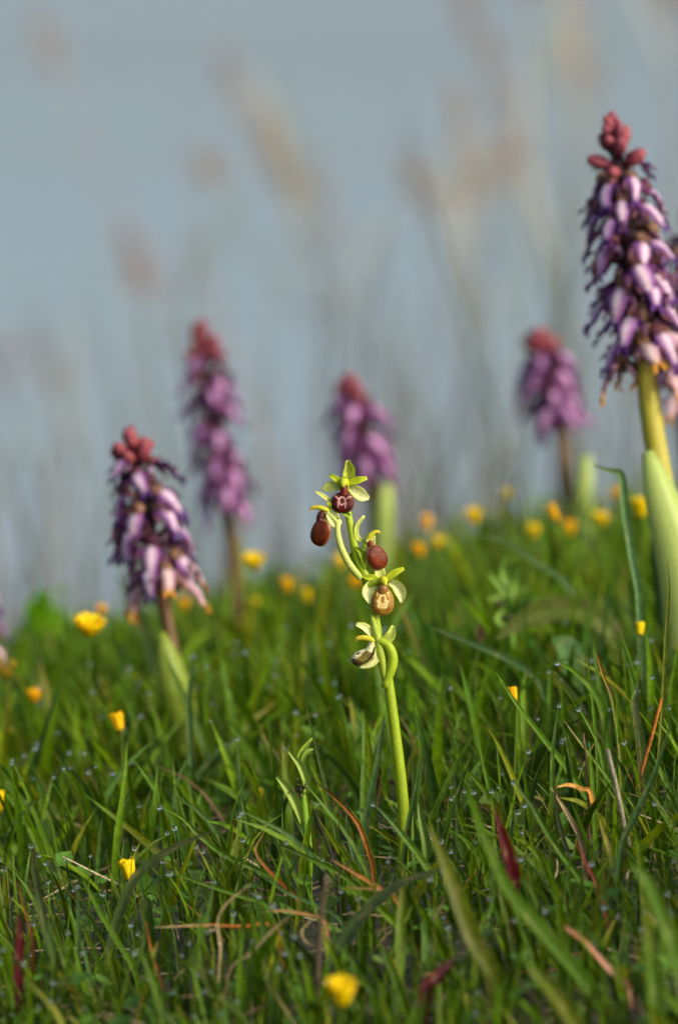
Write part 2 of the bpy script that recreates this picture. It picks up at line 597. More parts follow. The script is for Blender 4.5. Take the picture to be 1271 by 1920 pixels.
# third flower, seen from behind, facing right
f3 = flower([(676, 1070, 0), (688, 1055, 4), (692, 1040, 4), (685, 1025, 4), (684, 1020, 6)], [6, 7, 6.5, 5.5, 5], label='flower turned away to the right with rust lip')
leafp(f3, 'sepal', [(683, 1017, 0), (669, 1008, 2), (667, 995, 4), (671, 982, 6), (683, 967, 6)], [7, 11, 10, 8, 5], SEP, cup=0.4, normal=(.5, .3, .8))
leafp(f3, 'sepal', [(678, 1024, 4), (687, 1024, 10), (694, 1020, 12), (702, 1004, 10)], [14, 22, 20, 5], SEP_PALE, cup=0.3, rim=PET)
leafp(f3, 'petal', [(688, 1012, 8), (696, 1003, 12), (703, 998, 14)], [8, 11, 4], PET, cup=0.3)
tubep(f3, 'column', [(686, 1018, 6), (694, 1006, 8), (702, 998, 10), (709, 997, 10), (711, 1001, 10)], [5, 6, 4, 3, 1.8], lambda t, a: mixc(PET, lin(226, 190, 60), t))
tubep(f3, 'lip_neck', [(693, 1014, 8), (695, 1021, 9), (699, 1029, 9)], [5, 6, 8], RUSSET[0], M_LIP)
lip(f3, 706, 1045, 8, 20, 25, -0.6, (0.35, -0.05, 0.9), RUSSET, 0.5, pattern='none', obov=0.06)

# fourth flower, facing the camera, ochre lip
f4 = flower([(690, 1096, 2), (700, 1092, 6), (708, 1090, 8), (714, 1088, 8)], [7, 7, 7, 6], label='front facing flower with ochre lip and cream mark')
leafp(f4, 'sepal', [(716, 1092, 4), (714, 1082, 6), (712, 1074, 6), (712, 1066, 4)], [13, 20, 21, 17], SEP, cup=0.2)
leafp(f4, 'sepal', [(710, 1092, 4), (696, 1098, 8), (689, 1112, 12), (694, 1132, 14)], [10, 19, 22, 6], SEP_PALE, cup=0.35, rim=PET)
leafp(f4, 'sepal', [(728, 1092, 4), (742, 1098, 8), (751, 1112, 12), (753, 1131, 14)], [10, 20, 22, 5], SEP_PALE, cup=0.35, rim=PET)
leafp(f4, 'petal', [(722, 1090, 6), (732, 1080, 10), (744, 1072, 12), (757, 1066, 10)], [8, 14, 12, 6], PET, cup=0.2)
leafp(f4, 'petal', [(710, 1088, 6), (700, 1084, 10), (690, 1083, 10), (680, 1081, 8)], [8, 13, 11, 5], PET, cup=0.2)
tubep(f4, 'column', [(718, 1092, 6), (718, 1088, 14), (720, 1089, 20), (722, 1098, 22)], [6, 8, 7, 4], mixc(PET, lin(200, 180, 40), .4))
tubep(f4, 'lip_neck', [(718, 1097, 14), (718, 1104, 16), (717, 1110, 14)], [9, 10, 11], OCHRE[1], M_LIP)
lip(f4, 717, 1128, 12, 21.5, 26, 0.05, (0.02, 0.06, 1), OCHRE, 0.55, pattern='shield', obov=0.06)

# lowest flower, facing left and down
f5 = flower([(720, 1290, 6), (733, 1255, 10), (736, 1232, 12), (728, 1212, 14), (714, 1203, 14), (706, 1206, 12)], [7, 9.5, 10, 9, 7.5, 6],
            mixc(GREEN_ST, GREEN_LO, .3), label='lowest flower with olive lip pointing down left')
leafp(f5, 'sepal', [(706, 1198, 6), (694, 1186, 10), (682, 1176, 12), (667, 1171, 12)], [8, 16, 16, 8], SEP_PALE, cup=0.3, rim=PET, normal=(0, .5, .8))
leafp(f5, 'sepal', [(716, 1200, 6), (726, 1197, 10), (733, 1190, 12), (737, 1173, 12)], [8, 20, 18, 6], mixc(SEP, PET, .3), cup=0.3)
leafp(f5, 'sepal', [(708, 1208, 12), (706, 1228, 18), (694, 1244, 20), (672, 1252, 18)], [8, 17, 17, 5], SEP_PALE, cup=0.4, rim=PET, normal=(.4, -.5, .8))
leafp(f5, 'petal', [(706, 1202, 10), (703, 1196, 14), (701, 1192, 15)], [8, 9, 4], PET, cup=0.2)
tubep(f5, 'column', [(706, 1206, 10), (692, 1198, 12), (678, 1196, 14), (669, 1198, 14), (667, 1202, 14)], [6, 6, 5, 4, 2], lambda t, a: mixc(PET, lin(222, 180, 60), t))
tubep(f5, 'lip_neck', [(700, 1206, 10), (695, 1215, 11), (692, 1222, 11)], [7, 7, 9], OLIVE[2], M_LIP)
lip(f5, 681, 1233, 10, 23, 15, -0.38, (-0.25, 0.35, 0.9), OLIVE, 0.45, pattern='half', obov=0.0)

# bracts
leafp(orchid, 'bract', [(722, 1280, 10), (716, 1240, 16), (708, 1200, 16), (698, 1160, 10), (696, 1152, 8)], [10, 17, 18, 10, 3], mixc(GREEN_ST, SEP, .2), cup=-0.4, thick=4)
leafp(orchid, 'bract', [(676, 1086, 8), (668, 1068, -4), (661, 1050, -10), (657, 1036, -10)], [10, 15, 12, 3], GREEN_ST, cup=0.5, thick=4)
leafp(orchid, 'bract', [(688, 1068, 6), (684, 1050, 10), (676, 1034, 12), (664, 1026, 10)], [9, 14, 11, 3], mixc(GREEN_ST, GREEN_LO, .4), cup=0.5, thick=4)
leafp(orchid, 'bract', [(700, 1115, -2), (688, 1100, -8), (680, 1085, -12)], [10, 13, 3], GREEN_ST, cup=0.5, thick=4)
leafp(orchid, 'bract', [(655, 968, 6), (645, 960, 12), (634, 958, 12)], [8, 10, 3], GREEN_ST, cup=0.5, thick=4)
# pale sheathing leaves at the foot of the stem
leafp(orchid, 'leaf', [(800, 1720, 10), (803, 1660, 14), (800, 1590, 16), (790, 1540, 14), (784, 1506, 10)], [20, 24, 20, 14, 3], lin(110, 140, 50), cup=0.4, thick=4, mat=M_STEM)
leafp(orchid, 'leaf', [(770, 1700, -8), (780, 1640, -10), (778, 1580, -12), (774, 1520, -10)], [18, 22, 16, 3], lin(104, 136, 44), cup=0.4, thick=4, mat=M_STEM)

# ------------------------------------------------------------------ young spider orchid in bud beside it
bp0 = P(578, 1640, D0 + 0.02); bp0.z = gzf(bp0.x, bp0.y) - 0.004
bud = thing('orchid_shoot', bp0, 'small pale green orchid shoot with three pointed leaves and a dark nibbled bud', 'orchid')
mb = MB()
mb.tube([bp0, Q(579, 1600, -6), Q(573, 1540, -6), Q(569, 1500, -4), Q(568, 1480, -2)], [7 * S0] * 3 + [6 * S0, 5 * S0], lin(120, 160, 34), 10, 24)
part(mb, 'stem', M_STEM, bud)
YG = lin(150, 176, 70)
leafp(bud, 'leaf', [(566, 1545, 2), (556, 1510, 8), (540, 1480, 10), (518, 1457, 8)], [8, 18, 18, 4], YG, cup=0.45, thick=4, mat=M_STEM)
leafp(bud, 'leaf', [(574, 1490, 2), (574, 1465, 6), (563, 1435, 8), (550, 1420, 8), (541, 1409, 8)], [9, 14, 15, 8, 4], YG, cup=0.45, thick=4, mat=M_STEM)
leafp(bud, 'leaf', [(570, 1470, -2), (562, 1432, 0), (568, 1408, 2), (585, 1385, 4)], [7, 12, 12, 3], mixc(YG, GREEN_LO, .3), cup=0.45, thick=4, mat=M_STEM)
leafp(bud, 'leaf', [(566, 1440, 2), (570, 1420, 4), (578, 1408, 6), (587, 1405, 6)], [6, 8, 8, 3], YG, cup=0.4, mat=M_STEM)
mb = MB()
for i in range(26):
    c = Q(560 + random.gauss(0, 6), 1483 + random.gauss(0, 6), 6 + random.gauss(0, 4))
    mb.ball(c, random.uniform(2, 4) * S0, 6, 4, col=random.choice([(.012, .008, .006), (.02, .012, .006), (.10, .07, .012)]))
part(mb, 'bud', M_LIP, bud)['label'] = 'dark nibbled flower bud'

# blurred orchid in bud farther back on the right
d2 = 3.5
b2 = P(965, 1400, d2); b2.z = gzf(b2.x, b2.y) - 0.004
bud2 = thing('orchid_shoot', b2, 'pale green budding orchid spike above the broad drooping leaf', 'orchid')
s2 = K * d2
mb = MB()
mb.tube([b2, P(963, 1260, d2), P(960, 1200, d2), P(958, 1130, d2), P(948, 1065, d2)], [6 * s2, 6 * s2, 6 * s2, 5 * s2, 3 * s2], lin(120, 165, 50), 8, 20)
part(mb, 'stem', M_STEM, bud2)
for pa, w in [([(955, 1120), (935, 1095), (915, 1075)], 17), ([(955, 1105), (945, 1075), (950, 1045)], 20), ([(958, 1130), (968, 1095), (972, 1070)], 17),
              ([(955, 1140), (935, 1125), (915, 1122)], 24), ([(960, 1150), (985, 1120), (1010, 1122)], 19), ([(958, 1165), (940, 1155), (925, 1165)], 20),
              ([(958, 1150), (975, 1135), (985, 1100)], 15), ([(957, 1180), (945, 1170), (930, 1168)], 16), ([(950, 1085), (960, 1070), (966, 1050)], 12)]:
    m = MB()
    m.blade([P(x, y, d2 - i * 0.004 - random.uniform(0, .006)) for i, (x, y) in enumerate(pa)], [8 * s2, w * s2, 3 * s2], TOCAM,
            lambda t, s: mixc(lin(156, 190, 90), lin(126, 168, 60), abs(s)), 9, 5, cup=.3, thick=3 * s2)
    part(m, 'sepal', M_SEPAL, bud2)
for cx, cy in [(933, 1132), (990, 1140), (950, 1160)]:
    m = MB()
    m.ball(P(cx, cy, d2 - .006), 10 * s2, 12, 8, col=lin(46, 30, 22))
    part(m, 'lip', M_LIP, bud2)

# ------------------------------------------------------------------ giant orchids
PURPLE = lin(104, 48, 116)
VIOLET = lin(82, 46, 128)
MAGENTA = lin(136, 74, 130)
WHITEPINK = lin(240, 224, 228)
LILAC = lin(220, 176, 212)
BROWNP = lin(118, 74, 62)
DARKP = lin(52, 20, 34)


def giant_flower(kind, seed):
    """local axes: +X outwards, +Z up, metres; returns (hood mesh, lip mesh)"""
    r = random.Random(seed)
    mm = 0.001
    hood_c = {'old': [lin(124, 70, 78), lin(158, 118, 96), lin(104, 48, 76)][seed % 3], 'fresh': [lin(120, 56, 70), lin(136, 74, 80), lin(96, 46, 76)][seed % 3],
              'withered': [lin(170, 138, 92), lin(150, 110, 84)][seed % 2]}[kind]
    edge_h = {'old': DARKP, 'fresh': lin(92, 46, 76), 'withered': lin(120, 84, 50)}[kind]
    h = MB()
    # ovary
    h.tube([np.array(p) * mm for p in [(0, 0, -5), (3, 0, -3), (6, 0, 0), (8, 0, 2)]], [1.6 * mm, 1.7 * mm, 1.6 * mm, 1.4 * mm], mixc(DARKP, (0.10, 0.08, 0.03), .3), 7, 10)
    # hood: three sepals closed over each other
    for ang, ln, wd in [(0, 9.5, 7), (0.95, 9, 6.5), (-0.95, 9, 6.5)]:
        j = r.uniform(.9, 1.12)
        ln *= .84; wd *= .86
        n = np.array([-0.25, math.sin(ang), math.cos(ang)])
        side = np.array([0, math.sin(ang), math.cos(ang)])
        p = [np.array([6.5, 0, 1]), np.array([8.2, 0, 1.5]) + side * 2.8, np.array([11, 0, 1.2]) + side * 3.3 * j, np.array([13.5, 0, -0.2]) + side * 1.8]
        h.blade([q * mm for q in p], np.array([3, wd * 1.2, wd * 1.2, 2]) * mm, n, lambda t, s: mixc(mixc(hood_c, edge_h, abs(s) ** 2 * .8), lin(190, 176, 130), (0.25 - abs(s)) * (1 - t)), 8, 5, cup=-.35, thick=.5 * mm)
    # two small inner petals
    for sg in (-1, 1):
        h.blade([np.array(q) * mm for q in [(7.5, sg * 1.5, 2), (10.5, sg * 2.6, 3), (13, sg * 2.0, 3.2)]], np.array([1.5, 2.2, .8]) * mm, (0, sg, .5), edge_h, 5, 3, thick=.3 * mm)
    l = MB()
    tip = {'old': mixc(VIOLET, PURPLE, .5), 'fresh': MAGENTA, 'withered': lin(206, 150, 50)}[kind]
    mid = {'old': WHITEPINK, 'fresh': LILAC, 'withered': mixc(WHITEPINK, lin(210, 190, 140), .4)}[kind]
    edge = {'old': mixc(PURPLE, VIOLET, r.random()), 'fresh': mixc(PURPLE, MAGENTA, r.random()), 'withered': mixc(LILAC, lin(150, 100, 70), .5)}[kind]
    pink = {'old': lin(200, 138, 196), 'fresh': lin(178, 124, 180), 'withered': lin(206, 170, 180)}[kind]
    ln = r.uniform(.92, 1.12) * (0.85 if kind == 'fresh' else 1)
    sw = r.uniform(-1.5, 1.5)

    def lc(t, s):
        k = mixc(mid, pink, min(1, abs(s) * 1.5))
        k = mixc(k, edge, (abs(s) * 1.12) ** 3)
        k = mixc(k, edge, 0.5 * max(0, math.sin(t * 40 + s * 9)) * (abs(s) > .25))
        return mixc(k, tip, max(0, t - .68) * 2.4)
    path = [np.array(q) * mm for q in [(8, 0, 1.5), (12.5, sw * .2, 1.0), (16, sw * .5, -2.5 * ln), (18, sw * .8, -7 * ln), (18.8, sw, -11 * ln), (19.4, sw * 1.1, -13 * ln)]]
    l.blade(path, np.array([3.5, 8.2, 9.4, 7.6, 5.4, 4.8]) * mm, (1, 0, .35), lc, 16, 7, cup=-.22, thick=.5 * mm, wave=.06)
    e = path[-1]
    for sg in (-1, 1):      # forked end
        l.blade([e + np.array([0, sg * 1.1, .6]) * mm, e + np.array([.6, sg * 2.2, -2.2]) * mm, e + np.array([.2, sg * 2.8, -4.2 * r.uniform(.7, 1.2)]) * mm], np.array([2.3, 2.4, .9]) * mm, (1, 0, 0), tip, 6, 3, thick=.4 * mm)
        # wavy side lobes
        l.blade([np.array(q) * mm for q in [(12, sg * 3, -0.5), (14.5, sg * 5.6, -2.5), (15.5 + r.uniform(-1, 2), sg * (7.0 + r.uniform(-.6, 1.6)), -5), (17 + r.uniform(-1, 2), sg * (6.6 + r.uniform(-.6, 2)), -8.5)]],
                np.array([3, 3.2, 2.6, 1.0]) * mm, (1, sg * .5, 0), lambda t, s: mixc(edge, BROWNP if kind != 'fresh' else tip, t), 9, 3, wave=.25, thick=.4 * mm)
    # spur
    l.tube([np.array(q) * mm for q in [(8, 0, 0), (6, 0, -2.5), (5.2, 0, -5)]], [1.6 * mm, 1.3 * mm, .8 * mm], mixc(LILAC, edge, .4), 6, 7)
    return h.mesh('flower', M_PETAL), l.mesh('lip', M_PETAL)


def giant_bud(seed):
    r = random.Random(seed)
    mm = .001
    h = MB()
    c = [lin(136, 44, 60), lin(150, 66, 74), lin(108, 36, 64)][seed % 3]
    h.tube([np.array(q) * mm for q in [(0, 0, -3), (3, 0, 0), (5, 0, 2)]], [1.3 * mm] * 3, DARKP, 6, 6)
    h.tube([np.array(q) * mm for q in [(3.5, 0, 1), (5.5, 0, 3), (8.2, 0, 5.6), (10.6, 0, 7.8)]], [1.2 * mm, 2.8 * mm, 2.9 * mm, 1.5 * mm],
           lambda t, a: mixc(c, lin(178, 100, 108), t * .7 + .25 * math.cos(3 * a)), 9, 9)
    return h.mesh('bud', M_PETAL)


FLOWERS = {k: [giant_flower(k, i) for i in range(4)] for k in ('old', 'fresh', 'withered')}
BUDS = [giant_bud(i) for i in range(3)]


def giant_orchid(axis_px, d, spike, stem_w, kind, n, size, label, sheaths, wither=0, nbuds=9, seed=1, lean=0.0, root_px=None, top_scale=.85, stem_c=lin(92, 60, 40), stem_e=lin(98, 74, 36)):
    """axis_px: pixel path from the top down; spike = (t0, t1) part of it carrying flowers"""
    r = random.Random(seed)
    s = K * d
    pts = [np.array(P(x, y, d)) for x, y in axis_px]
    b = pts[-1].copy()
    b[2] = gzf(b[0], b[1]) - .005
    if pts[-1][2] < b[2] + .01:
        pts = pts[:-1]
    o = thing('giant_orchid', b, label, 'orchid', 'tall purple orchids in the turf')
    path = smooth(pts + [b], 60)
    m = MB()
    lens = np.concatenate([[0], np.cumsum(np.linalg.norm(np.diff(path, axis=0), axis=1))])
    sp0, sp1 = [lens[-1] * 0, None]
    # arc length of the spike end from its pixel y
    _, pyv, _ = project(path)
    i1 = int(np.argmin(np.abs(pyv - spike)))
    L1 = lens[i1]

    def sc(t, a):
        q = t * lens[-1]
        return mixc(DARKP, mixc(stem_c, stem_e, (q - L1 - .028) / .02), (q - L1 * .9) / .03 + .2 * math.cos(a))
    m.tube(path[::2], np.interp(np.linspace(0, 1, 30), [0, .2, .6, 1], [.35, .8, 1, 1.1]) * stem_w * s * .5, sc, 10)
    part(m, 'stem', M_DARK, o)
    side = np.array(RT)
    for i in range(n + nbuds):
        u = (i + .3) / (n + nbuds)
        isbud = i < nbuds
        zone = .07 + .006 * nbuds
        q = L1 * (zone * i / nbuds if isbud else zone * .9 + (.97 - zone * .9) * (i - nbuds + .3) / n)
        c = np.array([np.interp(q, lens, path[:, k]) for k in range(3)])
        ax = unit(np.array([np.interp(max(q - .01, 0), lens, path[:, k]) for k in range(3)]) - np.array([np.interp(q + .01, lens, path[:, k]) for k in range(3)]))
        phi = i * 2.39996 + r.uniform(-.25, .25) + seed
        e1 = unit(np.cross(ax, np.array(FW))); e2 = np.cross(ax, e1)
        outv = e1 * math.cos(phi) + e2 * math.sin(phi)
        tilt = r.uniform(-.2, .2)
        zz = unit(ax * (1 - .15) + np.array([0, 0, .5]))
        xx = unit(outv - zz * np.dot(outv, zz))
        yy = np.cross(zz, xx)
        rot = Matrix((xx, yy, zz)).transposed()
        rot = rot @ Matrix.Rotation(tilt * 1.8, 3, 'X') @ Matrix.Rotation(r.uniform(-.45, .35), 3, 'Y')
        k = size * r.uniform(.88, 1.1)
        loc = c - b
        if isbud:
            v = i / nbuds
            rot = rot @ Matrix.Rotation(-(1 - v) * .9 + .45 * v, 3, 'Y')
            link_mesh('bud', BUDS[r.randrange(3)], o, loc, rot, k * (.7 + .42 * v))
        else:
            kd = kind
            if i >= n + nbuds - wither: kd = 'withered'
            hm, lm = FLOWERS[kd][r.randrange(4)]
            k *= min(1, top_scale + (1 - top_scale) * (i - nbuds + 1) / (n * .3))
            f = link_mesh('flower', hm, o, loc, rot, k)
            link_mesh('lip', lm, f)
            # bract under the flower
            bm = MB()
            up = unit(outv + ax * .9)
            bm.blade([c, c + up * .007 * k, c + unit(outv * 1.1 + ax * .35) * .017 * k], [.003 * k, .0035 * k, .0006], ax, mixc(DARKP, lin(120, 90, 60), r.random() * .8), 6, 3, thick=.0004)
            part(bm, 'bract', M_DARK, o)
    for pa, ws, colr in sheaths:
        sm = MB()
        pp = [np.array(P(x, y, d - dz)) for x, y, dz in pa]
        g = pp[-1].copy(); g[2] = min(g[2], gzf(g[0], g[1]))
        sm.blade(pp + ([g] if abs(g[2] - pp[-1][2]) > .004 else []), [w * s for w in ws], TOCAM + np.array(RT) * .3, lambda t, q: mixc(colr, tuple(x * .8 for x in colr), .5 + .5 * math.cos(q * 16)), 14, 9, cup=-.3, thick=.0008)
        part(sm, 'leaf', M_STEM, o)
    return o


PALE_LEAF = lin(176, 196, 104)
giant_orchid([(1152, 245), (1160, 310), (1178, 430), (1196, 560), (1208, 660), (1222, 790), (1246, 930), (1272, 1110), (1290, 1500)], 3.38, 725, 42, 'old', 46, 1.14,
             'tall purple orchid with open pale lips and a broad pale sheath leaf', [
                 ([(1216, 846, .012), (1240, 920, .016), (1268, 1010, .016), (1290, 1120, .012), (1300, 1300, .0)], [24, 74, 92, 96, 70], PALE_LEAF),
                 ([(1226, 950, -.01), (1240, 1040, -.01), (1262, 1160, -.01), (1290, 1300, -.01)], [4, 50, 60, 40], lin(90, 120, 44))],
             wither=7, nbuds=16, seed=3, stem_c=lin(150, 118, 92), stem_e=lin(168, 160, 52))
giant_orchid([(1310, 400), (1298, 500), (1284, 640), (1284, 800), (1300, 1000), (1306, 1400)], 3.62, 800, 34, 'old', 30, 1.1,
             'purple orchid crowding the tall one from behind its right side', [([(1300, 880, .01), (1312, 980, .012), (1320, 1200, .0)], [10, 60, 60], PALE_LEAF)], wither=5, nbuds=8, seed=9)
giant_orchid([(247, 835), (254, 870), (268, 930), (285, 1000), (298, 1060), (306, 1120), (318, 1190), (330, 1270), (345, 1480)], 3.47, 1120, 26, 'old', 28, 1.1,
             'short purple orchid with ragged pale lips beside a yellow daisy', [
                 ([(304, 1185, .01), (318, 1240, .012), (336, 1310, .012), (346, 1370, .006), (350, 1470, 0)], [12, 58, 68, 62, 50], lin(140, 160, 54))],
             wither=6, nbuds=14, seed=5)
giant_orchid([(380, 622), (384, 670), (395, 740), (408, 830), (420, 920), (430, 985), (440, 1060), (450, 1300)], 4.1, 960, 24, 'fresh', 34, .98,
             'slender lilac orchid with a tapering red bud tip before the water', [([(452, 1010, .0), (456, 1080, .0), (460, 1200, .0)], [6, 26, 30], lin(110, 140, 50))], nbuds=17, seed=2)
giant_orchid([(653, 728), (662, 770), (678, 830), (692, 880), (702, 960), (706, 1060), (710, 1250)], 4.1, 890, 24, 'fresh', 23, 1.02,
             'stubby magenta orchid with a pale leaf rising beside its stem', [([(726, 905, .01), (722, 960, .012), (716, 1060, .0), (714, 1200, 0)], [26, 42, 40, 36], PALE_LEAF)], nbuds=17, seed=4)
giant_orchid([(1010, 640), (1018, 680), (1034, 740), (1048, 800), (1058, 870), (1064, 960), (1068, 1150)], 4.1, 800, 24, 'fresh', 23, 1.02,
             'violet orchid on a brown stem with a broad grey green leaf', [([(1102, 855, .01), (1098, 920, .012), (1092, 1020, .0), (1088, 1150, 0)], [20, 40, 40, 36], PALE_LEAF)], nbuds=16, seed=6)
giant_orchid([(-66, 1030), (-62, 1100), (-52, 1170), (-42, 1240), (-34, 1400)], 3.6, 1235, 28, 'old', 18, .95,
             'purple orchid at the low end of the bank below the leafy clump', [([(-30, 1250, .01), (-20, 1330, .01), (-16, 1420, 0)], [8, 46, 40], lin(120, 146, 50))], wither=4, nbuds=7, seed=8)


# ------------------------------------------------------------------ yellow daisies
def daisy(px, py, w, h, d, label, colr, open_=0.25, lean=(0, 0), separate=False, n=16, group='yellow daisies in the grass', stem=True):
    s = K * d
    c = np.array(P(px, py, d))
    base = np.array(P(px + random.uniform(-6, 14), py + 60, d)); base[2] = gzf(base[0], base[1]) - .003
    o = thing('yellow_daisy', base, label, 'flower', group)
    upd = unit(np.array(UP) + np.array(RT) * lean[0] - np.array(FW) * lean[1])
    bot = c - upd * h * s * .55
    e1 = unit(np.cross(upd, np.array(FW))); e2 = np.cross(upd, e1)
    m = MB()
    mid = bot * .5 + base * .5 + np.array(RT) * random.uniform(-.003, .003)
    m.tube([base, mid, bot - upd * .004, bot], [2.4 * s, 2.2 * s, 2 * s, 3 * s], lin(96, 120, 40), 7, 14)
    part(m, 'stem', M_STEM, o)
    m = MB()
    cupr = w * s * .30
    m.tube([bot - upd * h * s * .12, bot + upd * h * s * .05, bot + upd * h * s * .3], [cupr * .35, cupr * .9, cupr * .95], lin(86, 104, 40), 10, 8)
    part(m, 'involucre', M_STEM, o)
    m = MB()
    for ring in range(3):
        for i in range(n):
            a = 2 * math.pi * (i + ring * .37) / n
            rad = e1 * math.cos(a) + e2 * math.sin(a)
            k = 1 - ring * .22
            r0, r1 = cupr * k * .8, (w * s * .5) * k * (.8 + open_ * .6)
            hh = h * s * (.95 - .1 * open_) * random.uniform(.9, 1.06) * (1 - ring * .04)
            pth = [bot + rad * r0, bot + rad * (r0 * .5 + r1 * .5) + upd * hh * .5, bot + rad * r1 + upd * hh]
            cc = mixc(colr, tuple(x * y for x, y in zip(colr, (1, .8, .6))), random.random())
            fm = MB() if separate else m
            fm.blade(pth, [w * s * .13, w * s * .21, w * s * .17], rad, lambda t, q: cc, 6, 3, fold=-.12, thick=.0003)
            if separate: part(fm, 'ray_floret', M_YELLOW, o)
    if not separate:
        part(m, 'florets', M_YELLOW, o)['kind'] = 'stuff'
    return o


YEL, ORA = lin(242, 224, 0), lin(248, 204, 0)
daisy(240, 1630, 36, 46, 3.0, 'half closed yellow daisy in front of the bent grey green blade', YEL, .1, (-.25, .1), True)
daisy(168, 1172, 46, 36, 3.42, 'open yellow daisy left of the short purple orchid', YEL, .9, (.1, .5), True)
daisy(220, 1352, 30, 38, 3.3, 'upright orange yellow daisy below the short purple orchid', ORA, .15, (-.25, 0))
daisy(640, 1858, 52, 52, 2.58, 'big soft yellow daisy low in the near turf before the orchid', YEL, .5, (0, .4))
daisy(476, 1052, 34, 30, 3.75, 'round yellow daisy right of the slender lilac orchid stem', YEL, .8, (0, .5))
daisy(1036, 960, 24, 40, 3.7, 'orange yellow daisy tilted left before the violet orchid stem', ORA, .05, (-.5, .1))
daisy(1200, 948, 34, 40, 3.62, 'yellow orange daisy left of the broad pale sheath leaf', YEL, .4, (0, .2))
daisy(1200, 1178, 20, 28, 3.25, 'small closed yellow daisy under the dew covered leaf', YEL, .1)
daisy(962, 1300, 20, 30, 3.15, 'small orange daisy behind a bright slanting blade', ORA, .1, (-.2, 0))
daisy(0, 1500, 18, 46, 3.2, 'yellow daisy at the low left side of the turf', YEL, .2)
daisy(1127, 972, 27, 28, 3.85, 'round yellow daisy between violet orchid leaf and curled blade', YEL, .6, (0, .4))
daisy(740, 1806, 15, 15, 2.85, 'tiny yellow daisy by the orchid foot', YEL, .3)
daisy(10, 1252, 40, 34, 3.55, 'pale yellow daisy by the low purple orchid', lin(226, 196, 60), .4)
far = [(538, 1095, 24, 30, ORA, 'narrow orange yellow daisy between lilac orchid and spider orchid'), (575, 1115, 20, 30, YEL, 'slim upright yellow daisy left of the spider orchid'),
       (478, 1130, 20, 24, YEL, 'dim small yellow daisy below the round one beside the lilac orchid'), (800, 980, 26, 36, ORA, 'tall blurred orange daisy right of the stubby magenta orchid leaf'),
       (785, 1030, 28, 26, ORA, 'round orange daisy just below the tall blurred orange one'), (887, 965, 32, 32, YEL, 'soft round yellow daisy alone on the crest beneath the forked reeds'),
       (1000, 994, 26, 30, YEL, 'yellow daisy left below the tilted orange one'), (1068, 988, 26, 30, ORA, 'dull orange daisy against the brown violet orchid stem'),
       (1156, 922, 16, 22, ORA, 'tiny orange daisy touching the curled dewy blade'), (637, 1052, 28, 32, YEL, 'blurred yellow daisy behind the long curved ovary of the spider orchid'),
       (666, 1090, 24, 26, ORA, 'orange daisy half hidden behind the spider orchid stem'), (820, 1016, 26, 26, YEL, 'faint yellow daisy right of the two blurred orange ones'),
       (64, 1303, 28, 26, ORA, 'dull orange daisy below the leafy clump'), (12, 1372, 20, 20, ORA, 'tiny orange daisy below the low purple orchid'),
       (190, 1142, 20, 22, ORA, 'faint orange daisy just behind the open yellow one'), (346, 1132, 20, 24, ORA, 'small yellow daisy under the lowest lip of the short purple orchid'),
       (950, 925, 26, 24, lin(200, 190, 80), 'faded pale daisy beside the violet orchid on the crest'), (488, 1486, 12, 20, lin(190, 180, 40), 'small closed yellow bud left of the orchid shoot')]
for x, y, w, h, c, lab in far:
    daisy(x, y, w * .9, h * .95, 3.9 if y < 1140 else 3.7 if y < 1200 else 3.5 if y < 1400 else 3.2, lab, c, random.uniform(.2, .7), (random.uniform(-.2, .2), .3), n=10)

